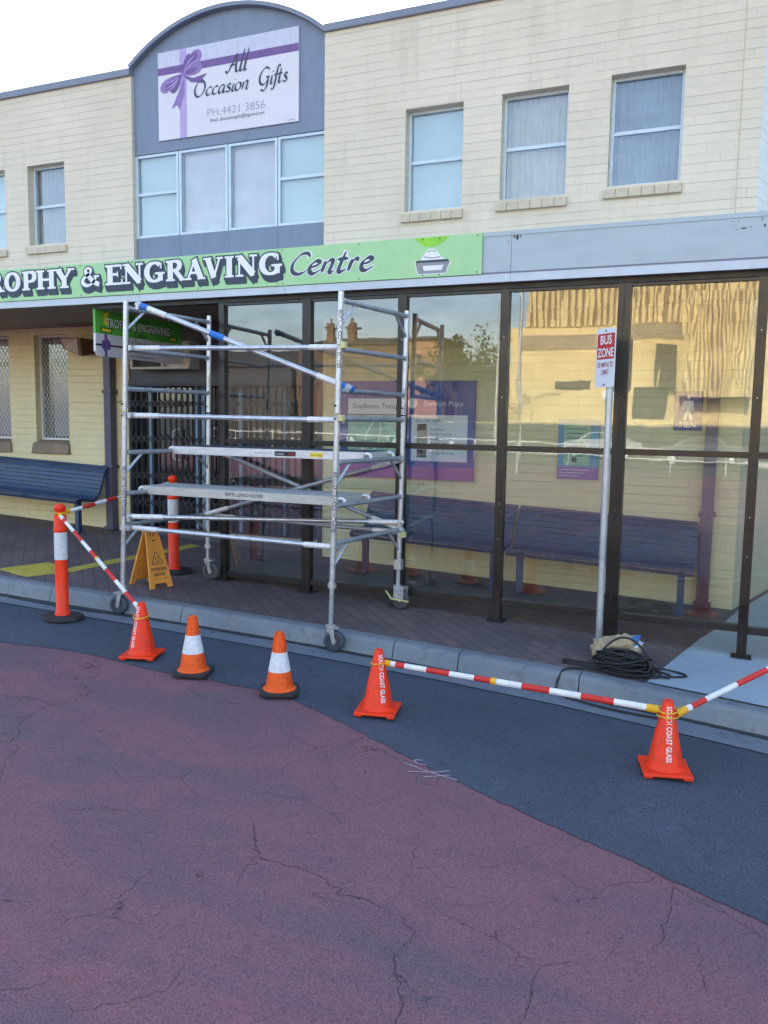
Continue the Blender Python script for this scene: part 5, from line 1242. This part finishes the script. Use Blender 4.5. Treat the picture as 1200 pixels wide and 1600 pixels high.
# legs and castors
def castor(p, zg, ztop, rz, wheel, style):
    leg = MB(); leg.tube([p(zg+.205), p(ztop)], .019, 14, 0); leg.tube([p(ztop-.02), p(ztop+.015)], .034, 14, 1)
    leg.tube([p(zg+.195), p(zg+.21)], .042, 16, 1)
    o = leg.build('adjustable_leg', ['alu_dull', 'zinc'], SC)
    c = p(zg); ux = Vector((math.cos(rz), math.sin(rz), 0)); wy = Vector((-ux.y, ux.x, 0))
    wc = Vector((c.x, c.y, zg+.086))+ux*.035
    mat = Matrix.Translation(wc) @ Matrix(((ux.x, wy.x, 0, 0), (ux.y, wy.y, 0, 0), (0, 0, 1, 0), (0, 0, 0, 1)))
    w = MB(); w.lathe([(.056, -.021), (.076, -.021), (.084, -.014), (.086, 0), (.084, .014), (.076, .021), (.056, .021)], (0, 0, 0), 32, 0, True, 'y')
    w.lathe([(0, -.010), (.055, -.010), (.058, -.017)], (0, 0, 0), 24, 1, False, 'y'); w.lathe([(0, .010), (.055, .010), (.058, .017)], (0, 0, 0), 24, 1, False, 'y'); w.lathe([(0, -.026), (.018, -.026), (.018, .026), (0, .026)], (0, 0, 0), 12, 2, False, 'y')
    w.xf(mat); w.build('castor_wheel', [wheel, 'plank_dark', 'zinc'], o)
    k = MB()
    if style == 'brake':
        k.box(-.05, .05, -.04, -.032, -.005, .105, 0); k.box(-.05, .05, .032, .04, -.005, .105, 0); k.box(-.052, .052, -.042, .042, .105, .118, 0)
        for a in (-.03, 0, .03):
            for b2 in (.02, .05, .08): k.lathe([(.005, -.0415), (.005, -.0405), (0, -.0415)], (a, 0, b2), 6, 2, False, 'y')
        k.hexa([(-.07, -.055, .0), (.11, -.055, -.005), (.11, -.043, -.005), (-.07, -.043, .0)], [(-.07, -.055, .012), (.11, -.055, .007), (.11, -.043, .007), (-.07, -.043, .012)], 1)
        k.hexa([(-.135, -.055, .075), (-.12, -.055, .07), (-.12, -.043, .07), (-.135, -.043, .075)], [(-.075, -.055, .0), (-.06, -.055, .005), (-.06, -.043, .005), (-.075, -.043, .0)], 1)
    else:
        k.hexa([(-.012, -.034, -.02), (.012, -.034, -.02), (.012, -.028, -.02), (-.012, -.028, -.02)], [(-.045, -.034, .11), (-.0, -.034, .11), (-.0, -.028, .11), (-.045, -.028, .11)], 0); k.hexa([(-.012, .028, -.02), (.012, .028, -.02), (.012, .034, -.02), (-.012, .034, -.02)], [(-.045, .028, .11), (-.0, .028, .11), (-.0, .034, .11), (-.045, .034, .11)], 0); k.box(-.045, .035, -.034, .034, .105, .115, 0)
        k.hexa([(-.06, -.034, .09), (-.03, -.034, .06), (-.03, -.028, .06), (-.06, -.028, .09)], [(-.05, -.034, .11), (-.03, -.034, .11), (-.03, -.028, .11), (-.05, -.028, .11)], 0)
    k.xf(mat); k.build('fork', ['alu_dull' if style != 'brake' else 'zinc', 'yellow_steel', 'ink_black'], o)
castor(pFL, z_road(-5.05, 5.73)+.003, .40, R(190), 'wheel_blue', 'plain'); castor(pFR, z_road(-2.95, 5.75)+.003, .60, R(15), 'wheel_blue', 'plain')
castor(pBL, z_path(-4.83, 6.8)+.003, .63, R(10), 'wheel_grey', 'plain'); castor(pBR, z_path(-2.79, 6.8)+.003, .60, R(-10), 'wheel_grey', 'brake')
m = MB(); q = pBR(.60); m.box(q.x-.033, q.x+.033, q.y-.033, q.y+.033, .57, .66); q = pFL(.93); m.tube([q-Vector((0, 0, .02)), q+Vector((0, 0, .02))], .036, 12); m.build('collar', 'zinc', SC, bevel=.003)

# planks lie on the rungs: things of their own
def plank(name, x0, x1, yf0, yf1, wid, z, mats, label, texts, hooks):
    t = thing(name, label, 'plank', (x0, yf0, z), 0, 'scaffold planks')
    m = MB(); h = .072
    a, b_ = Vector((x0, yf0, z)), Vector((x1, yf1, z)); n = Vector((.13, 1, 0)).normalized()*wid
    m.hexa([a-Vector((0, 0, h)), b_-Vector((0, 0, h)), b_+n-Vector((0, 0, h)), a+n-Vector((0, 0, h))], [a, b_, b_+n, a+n], 1); o1 = m.build('side_rails', [mats[0], mats[1]], t, bevel=.004)
    k = MB(); e = Vector((0, 0, .004)); i_ = n*.03
    k.hexa([a+i_+e*0.2, b_+i_+e*0.2, b_+n-i_+e*0.2, a+n-i_+e*0.2], [a+i_+e, b_+i_+e, b_+n-i_+e, a+n-i_+e]); k.build('deck', mats[0], t)
    hk = MB()
    for p, s_ in ((a, -1), (b_, 1)):
        for f in (.06, .94):
            q = p+n*f; hk.tube([q+Vector((s_*-.03, 0, -.02)), q+Vector((s_*.03, 0, -.012)), q+Vector((s_*.052, 0, -.022)), q+Vector((s_*.058, 0, -.05))], .014, 10)
    hk.build('hook', 'alu_bright', t)
    d = (b_-a).normalized(); nf = Vector((d.y, -d.x, 0))
    tm = MB()
    for kind, f, zz, s, sz, mi, w in texts:
        p = a+d*f+nf*.0015
        if kind == 'rect': tm.prism([p+Vector((0, 0, zz)), p+d*w+Vector((0, 0, zz)), p+d*w+Vector((0, 0, zz+sz)), p+Vector((0, 0, zz+sz))], nf*.0006, mi)
        elif kind == 'text': put_text(tm, s, p+nf*.0012+Vector((0, 0, zz)), d, (0, 0, 1), sz, mi, 0, 0, 'LEFT', w)
        elif kind == 'inv': put_text(tm, s, p+nf*.0012+Vector((0, 0, zz)), -d, (0, 0, -1), sz, mi, 0, .01, 'LEFT', w)
    tm.build('lettering', ['sign_white', 'ink_black', 'label_yellow', 'ink_red', 'paint_white'], t)
plank('scaffold_plank', -4.855, -2.90, 6.30, 6.27, .42, 1.628, ('plank_dark', 'plank_face_alu'), 'silver scaffold plank with black deck and stickers, upper of the two planks',
      [('rect', .88, -.052, '', .034, 0, .20), ('text', .89, -.044, 'SCAFFOLD CO', .026, 1, 1.05), ('rect', 1.10, -.055, '', .040, 1, .21), ('text', 1.115, -.044, 'ALUMINIUM', .018, 4, .8), ('rect', 1.235, -.048, '', .02, 3, .065), ('rect', 1.45, -.055, '', .038, 2, .125), ('text', 1.455, -.046, 'OWN STAND', .022, 1, .85)], 1)
plank('scaffold_plank', -4.955, -2.985, 5.99, 5.96, .42, 1.275, ('plank_ply', 'plank_face'), 'weathered plywood scaffold plank with upside down writing, lower of the two planks',
      [('inv', 1.27, -.016, 'SOUTH COAST GLASS', .040, 1, .95)], 1)

# ------------------------------------------------------------------ cable coil and bag
random.seed(21)
gz = lambda x, y: z_path(x, y)+.004
cc = Vector((-.72, 6.03)); m = MB(); pts = []
turns = 19; nper = 34
for i in range(turns*nper):
    t = i/nper; a = 2*math.pi*t; k = int(t)
    rx = .155+.035*math.sin(k*2.1)+.010*math.sin(a*3+k); ry = .10+.03*math.sin(k*1.3+1)+.012*math.sin(a*2+k*2)
    x = cc.x+rx*math.cos(a)+.02*math.sin(k*1.7); y = cc.y+ry*math.sin(a)+.015*math.cos(k*2.3)
    z = gz(x, y)+.010+.0065*t*(1+.15*math.sin(a*2+k))+.012*(math.sin(a*1+k*.9)*.5+.5)
    pts.append((x, y, z))
x, y = cc.x+.16, cc.y
m.tube(pts, .0082, 6, 0)
def spline(P, n=10):
    P = [Vector(p) for p in P]; out = []
    for i in range(len(P)-1):
        p0 = P[max(i-1, 0)]; p1 = P[i]; p2 = P[i+1]; p3 = P[min(i+2, len(P)-1)]
        for k in range(n):
            t = k/n; out.append(.5*((2*p1)+(p2-p0)*t+(2*p0-5*p1+4*p2-p3)*t*t+(3*p1-p0-3*p2+p3)*t**3))
    return out+[P[-1]]
def G(x, y, h=0.008): return (x, y, gz(x, y)+h)
m.tube(spline([G(-.86, 5.99, .05), G(-.99, 6.02, .03), G(-1.13, 6.09), G(-1.13, 6.03), G(-.98, 5.99, .02), G(-.84, 5.97, .03)]), .0078, 8)
m.tube(spline([G(-.60, 6.06, .06), G(-.45, 6.16, .03), G(-.33, 6.20), G(-.30, 6.14), G(-.45, 6.05), G(-.58, 5.99, .02)]), .0078, 8)
m.tube(spline([G(-.88, 6.02, .03), G(-.86, 6.05, .14), G(-.76, 6.06, .235), G(-.66, 6.05, .24), G(-.56, 6.03, .16), G(-.53, 6.0, .06), G(-.58, 5.96, .02)]), .0078, 8)
zr_ = lambda x, y: z_road(x, y)+.012
m.tube(spline([G(-.86, 5.95, .03), G(-1.0, 5.93), G(-1.09, 5.86, .012), (-1.12, 5.805, z_path(-1.12, 5.8)-.02), (-1.13, 5.75, zr_(-1.13, 5.75)+.04), (-1.10, 5.70, zr_(-1.1, 5.7)), (-.9, 5.62, zr_(-.9, 5.62)), (-.65, 5.58, zr_(-.65, 5.58)), (-.40, 5.58, zr_(-.40, 5.58))]), .0078, 8)
m.tube(spline([G(-.60, 5.93, .02), G(-.52, 5.88, .006), G(-.35, 5.855, .006), G(-.1, 5.825, .006), G(.25, 5.78, .006), G(1.2, 5.68, .006)]), .0055, 8)
m.tube(spline([G(-.62, 6.12, .02), G(-.55, 6.17, .03), G(-.505, 6.24, .06)]), .005, 6)
m.tube(spline([G(-.84, 6.08, .05), G(-.74, 6.2, .06), G(-.58, 6.18, .04), G(-.46, 6.08, .012), G(-.50, 5.99, .012), G(-.62, 5.95, .02)]), .0078, 8)
m.tube(spline([G(-.60, 6.10, .07), G(-.48, 6.13, .02), G(-.40, 6.10, .012), G(-.42, 6.03, .012), G(-.56, 6.0, .03)]), .0078, 8)
tag(m.build('cable_coil', 'cable'), 'loosely coiled black cable lying on the kerb at the foot of the bus sign', 'cable')
# crumpled paper sack
from mathutils import noise as mn
m = MB(); nu, nv = 30, 16; vs = []
for j in range(nv+1):
    v = math.pi*j/nv
    for i in range(nu):
        u = 2*math.pi*i/nu
        p = Vector((math.sin(v)*math.cos(u), math.sin(v)*math.sin(u), math.cos(v)))
        q = Vector((math.copysign(abs(p.x)**.7, p.x)*.17, math.copysign(abs(p.y)**.7, p.y)*.115, math.copysign(abs(p.z)**.8, p.z)*.085))
        d = mn.noise(p*2.3+Vector((3, 1, 7)))*.045+abs(mn.noise(p*5.5))*.035; q += p*d
        if q.z < -.075: q.z = -.075
        q.z += max(0, q.x)*.22*(1 if q.z > 0 else .1)
        vs.append((q.x, q.y, q.z))
fs = [(j*nu+i, j*nu+(i+1) % nu, (j+1)*nu+(i+1) % nu, (j+1)*nu+i) for j in range(nv) for i in range(nu)]
m.add(vs, fs, 0, False)
for k, (j, i) in enumerate([(f[0]//nu, f[0] % nu) for f in fs]):
    if 3 <= j <= 5 and (i <= 1 or i >= nu-4): m.m[k] = 1
    if 6 <= j <= 6 and (i <= 1 or i >= nu-4): m.m[k] = 2
bx, by = -.80, 6.27
m.xf(Matrix.Translation((bx, by, gz(bx, by)+.078)) @ Matrix.Rotation(R(12), 4, 'Z') @ Matrix.Diagonal((1.0, 1.0, 1.05, 1)))
tag(m.build('paper_sack', ['paper_bag', 'print_blue', 'info_white']), 'crumpled brown paper sack with blue print slumped against the bus sign pole', 'sack')

# ------------------------------------------------------------------ across the street (seen mirrored in the glass)
ci = thing('theatre_building', 'large sunlit cream building with ribbed upper walls across the street', 'building', (-4, -38.2, 0))
OY = -38.2
m = MB()
m.box(-13.9, 12, OY-14, OY, -1, 7.7, 0); m.build('wall', 'opp_cream', ci)
m = MB(); m.box(-12.9, 12, OY-14, OY-.1, 7.72, 14, 1)
x = -12.9
while x < 12: m.box(x, x+.21, OY-.099, OY+.12, 7.72, 14, 0); x += .38
m.build('ribbed_cladding', ['opp_cream', 'opp_groove_shade'], ci)
m = MB(); m.box(-13.3, -7.2, OY+.002, OY+.05, 6.35, 7.25); m.box(-6.7, -3.6, OY+.002, OY+.05, 6.8, 7.7); m.build('dark_band', 'opp_band', ci)
m = MB(); m.box(-3.5, .3, OY+.11, OY+1.8, 3.4, 9.3, 1)
x = -3.5
while x < .25: m.box(x, x+.12, OY+1.801, OY+1.88, 3.4, 9.3, 0); x += .22
m.build('box_tower', ['opp_cream', 'opp_groove_shade'], ci)
m = MB(); m.box(-5.0, -3.9, OY+.6, OY+.9, 3.9, 6.4); m.box(-11, -8.9, OY+.01, OY+.06, 3.9, 4.4); m.box(-6.2, -4.4, OY+.01, OY+.06, 2.2, 4.0); m.build('dark_fitting', 'opp_roof', ci)
m = MB(); m.box(-8.3, -7.2, OY+.01, OY+.07, 5.0, 5.8); m.box(-8.2, -7.4, OY+.01, OY+.07, 3.3, 3.8); m.build('wall_poster', 'sign_white', ci)
def brick_block(x0, x1, y0, y1, h, mat, label, chimneys, roofrise=1.2):
    t = thing('terrace_building', label, 'building', ((x0+x1)/2, y1, 0), 0, 'brick buildings across the street')
    m = MB(); m.box(x0, x1, y0, y1, -1, h); m.build('wall', mat, t)
    m = MB(); m.hexa([(x0-.3, y0-.3, h), (x1+.3, y0-.3, h), (x1+.3, y1+.3, h), (x0-.3, y1+.3, h)], [(x0+1, (y0+y1)/2-.1, h+roofrise), (x1-1, (y0+y1)/2-.1, h+roofrise), (x1-1, (y0+y1)/2+.1, h+roofrise), (x0+1, (y0+y1)/2+.1, h+roofrise)]); rf = m.build('roof', 'opp_roof', t)
    for cxp in chimneys:
        m = MB(); m.box(cxp-.35, cxp+.35, y1-2, y1-1.4, h-.5, h+1.9); m.box(cxp-.45, cxp+.45, y1-2.1, y1-1.3, h+1.4, h+1.6); m.box(cxp-.22, cxp+.0, y1-1.9, y1-1.6, h+1.9, h+2.3); m.build('chimney', 'opp_brick', rf)
    for k in range(int((x1-x0)/2.4)):
        xx = x0+1+k*2.4; w = MB(); w.box(xx, xx+.9, y1+.002, y1+.06, h-2.6, h-1.1, 0); w.build('window', 'opp_roof', t)
brick_block(-33.5, -24.5, -54, -46, 7.7, 'opp_brick', 'orange brick building with two chimneys across the street', (-31.4, -29.6), .9)
simple('opp_brick_lit', (.36, .20, .11), .8, var=.2, scale=2)  # paler copy of opp_brick with sunlight put into the colour
brick_block(-24.2, -20.9, -50, -45, 7.9, 'opp_brick_lit', 'narrow sunlit brick building across the street', (), .5)
brick_block(-46, -34.5, -54, -46.5, 6.2, 'opp_brick_shade', 'low brick building coloured as if shaded at the far end of the street', (), 1.6)
brick_block(-20.6, -15.2, -52, -47, 5.2, 'opp_brick_shade', 'low shop coloured as if shaded beside the cream building across the street', (), 1.0)
# tree
def tree(x, y, h, label, seed):
    random.seed(seed); zg = z_road(x, y); t = thing('street_tree', label, 'tree', (x, y, zg))
    m = MB(); m.tube([(x, y, zg-.1), (x+.05, y, zg+h*.25), (x-.05, y+.1, zg+h*.45)], [.22, .16, .11], 10)
    tips = []
    for k in range(7):
        a = k*2.4; q = (x+math.cos(a)*h*.2, y+math.sin(a)*h*.2, zg+h*(.6+.05*(k % 3))); m.tube([(x-.05, y+.05, zg+h*.36), ((x+q[0])/2, (y+q[1])/2, zg+h*.52), q], [.09, .06, .03], 6); tips.append(Vector(q))
    m.build('trunk', 'bark', t)
    c = MB(); cl = []
    for k in range(22):
        p = tips[k % 7]+Vector((random.gauss(0, h*.09), random.gauss(0, h*.09), random.gauss(h*.04, h*.08))); cl.append((p, random.uniform(.35, .7)*h*.13))
    for p, r in cl:
        for i in range(75):
            d = Vector((random.gauss(0, 1), random.gauss(0, 1), random.gauss(0, 1))).normalized()*r*random.uniform(.4, 1.15); q = p+d
            u = Vector((random.gauss(0, 1), random.gauss(0, 1), random.gauss(0, 1))).normalized(); v = u.orthogonal().normalized(); s = random.uniform(.07, .15)
            c.add([q-u*s, q+v*s*.5, q+u*s, q-v*s*.5], [(0, 1, 2, 3)])
    c.build('crown', 'leaf', t)
tree(-15.0, -31, 7.2, 'bushy street tree beside the cream building across the street', 5)
tree(-17.5, -36, 6.2, 'smaller dark street tree by the low shops across the street', 9)
# street lamp
def lamp(x, y, h, label):
    zg = z_road(x, y); t = thing('street_lamp', label, 'street lamp', (x, y, zg))
    m = MB(); m.tube([(x, y, zg-.05), (x, y, zg+h*.9), (x+.2, y, zg+h), (x+1.2, y, zg+h+.15)], [.07, .05, .04, .03], 10); m.build('pole', 'galv', t)
    m = MB(); m.hexa([(x+1.1, y-.1, zg+h+.06), (x+1.7, y-.1, zg+h+.08), (x+1.7, y+.1, zg+h+.08), (x+1.1, y+.1, zg+h+.06)], [(x+1.1, y-.07, zg+h+.18), (x+1.65, y-.07, zg+h+.2), (x+1.65, y+.07, zg+h+.2), (x+1.1, y+.07, zg+h+.18)]); m.build('lamp_head', 'galv', t)
lamp(-7.6, -16, 8.5, 'tall grey street lamp on the far side of the road'); lamp(-11.6, -27, 8.5, 'more distant grey street lamp across the road')
bw = thing('boundary_wall', 'low wall coloured dark as if shaded along the far pavement behind the parked cars', 'wall', (-4, -34, -.3))
MB().box(-34, 12, -34.6, -34.3, -.8, 1.75).build('wall_face', 'opp_roof', bw); MB().box(-34, 12, -34.66, -34.24, 1.75, 1.85).build('coping', 'opp_band', bw)  # added as a dark band; shade is put into its colour
# railings and parked cars
rl = thing('handrail', 'white pipe handrail along the far kerb', 'railing', (-8, -22, 0)); m = MB()
for z in (1.05, .62): m.tube([(-28, -22.2, z+.28), (-8, -22.2, z-.05), (6, -22.2, z-.45)], .03, 8)
k = -28
while k < 6: zz = interp(k, [-28, -8, 6], [1.33, 1.0, .6]); m.tube([(k, -22.2, zz-1.4), (k, -22.2, zz)], .028, 8); k += 2.1
m.build('rails', 'white_metal', rl)
def car(x, y, rz, mat, label):
    zg = z_road(x, y)-.004; t = thing('parked_car', label, 'car', (x, y, zg), rz, 'cars parked across the street')
    prof = [(-2.1, .35), (-2.15, .75), (-1.95, .95), (-1.2, 1.02), (-.55, 1.42), (.75, 1.46), (1.45, 1.05), (2.05, .95), (2.15, .6), (2.1, .32)]
    m = MB(); n = len(prof); half = .85
    L_ = [(a, -half, b_) for a, b_ in prof]; R__ = [(a, half, b_) for a, b_ in prof]
    for P in (L_, R__):
        for i, (a, b_) in enumerate(prof):
            if b_ > 1.1: P[i] = (a, P[i][1]*.80, b_)
    m.add(L_+R__, [tuple(range(n)), tuple(range(2*n-1, n-1, -1))]+[(i, (i+1) % n, n+(i+1) % n, n+i) for i in range(n)]); m.build('body', mat, t, True, bevel=.04)
    g = MB()
    for s_ in (-1, 1): g.add([(-.95, s_*.815, 1.06), (-.45, s_*.71, 1.38), (.68, s_*.71, 1.41), (1.15, s_*.815, 1.08)], [(0, 1, 2, 3)])
    g.xf(Matrix.Scale(1.035, 4, (0, 1, 0))); g.build('windows', 'car_glass', t, True)
    for a in (-1.35, 1.35):
        for s_ in (-1, 1):
            w = MB(); w.lathe([(0, -.1), (.2, -.1), (.31, -.08), (.32, 0), (.31, .08), (.2, .1), (0, .1)], (a, s_*.8, .32), 20, 0, True, 'y'); wo = w.build('wheel', 'rubber', t, True)
            w = MB(); w.lathe([(.19, 0), (.19, s_*.012), (0, s_*.02)], (a, s_*.905, .32), 16, 0, False, 'y'); w.build('rim', 'galv', wo, True)
    for s_ in (-1, 1): MB().box(-2.17, -2.12, s_*.5, s_*.78, .68, .82).build('headlight', 'white_metal', t, True)
car(-6.8, -30.5, 0, 'car_white', 'pale car parked across the street in front of the cream building'); car(-1.9, -30.6, R(180), 'car_silver', 'silver car parked across the street right of the pale car'); car(3.4, -30.4, 0, 'car_dark', 'dark car parked across the street, last of the row'); car(-13.4, -30.6, 0, 'car_dark', 'dark car parked across the street under the bushy tree')
car(-19.5, -30.6, R(180), 'car_silver', 'silver car parked across the street left of the trees')
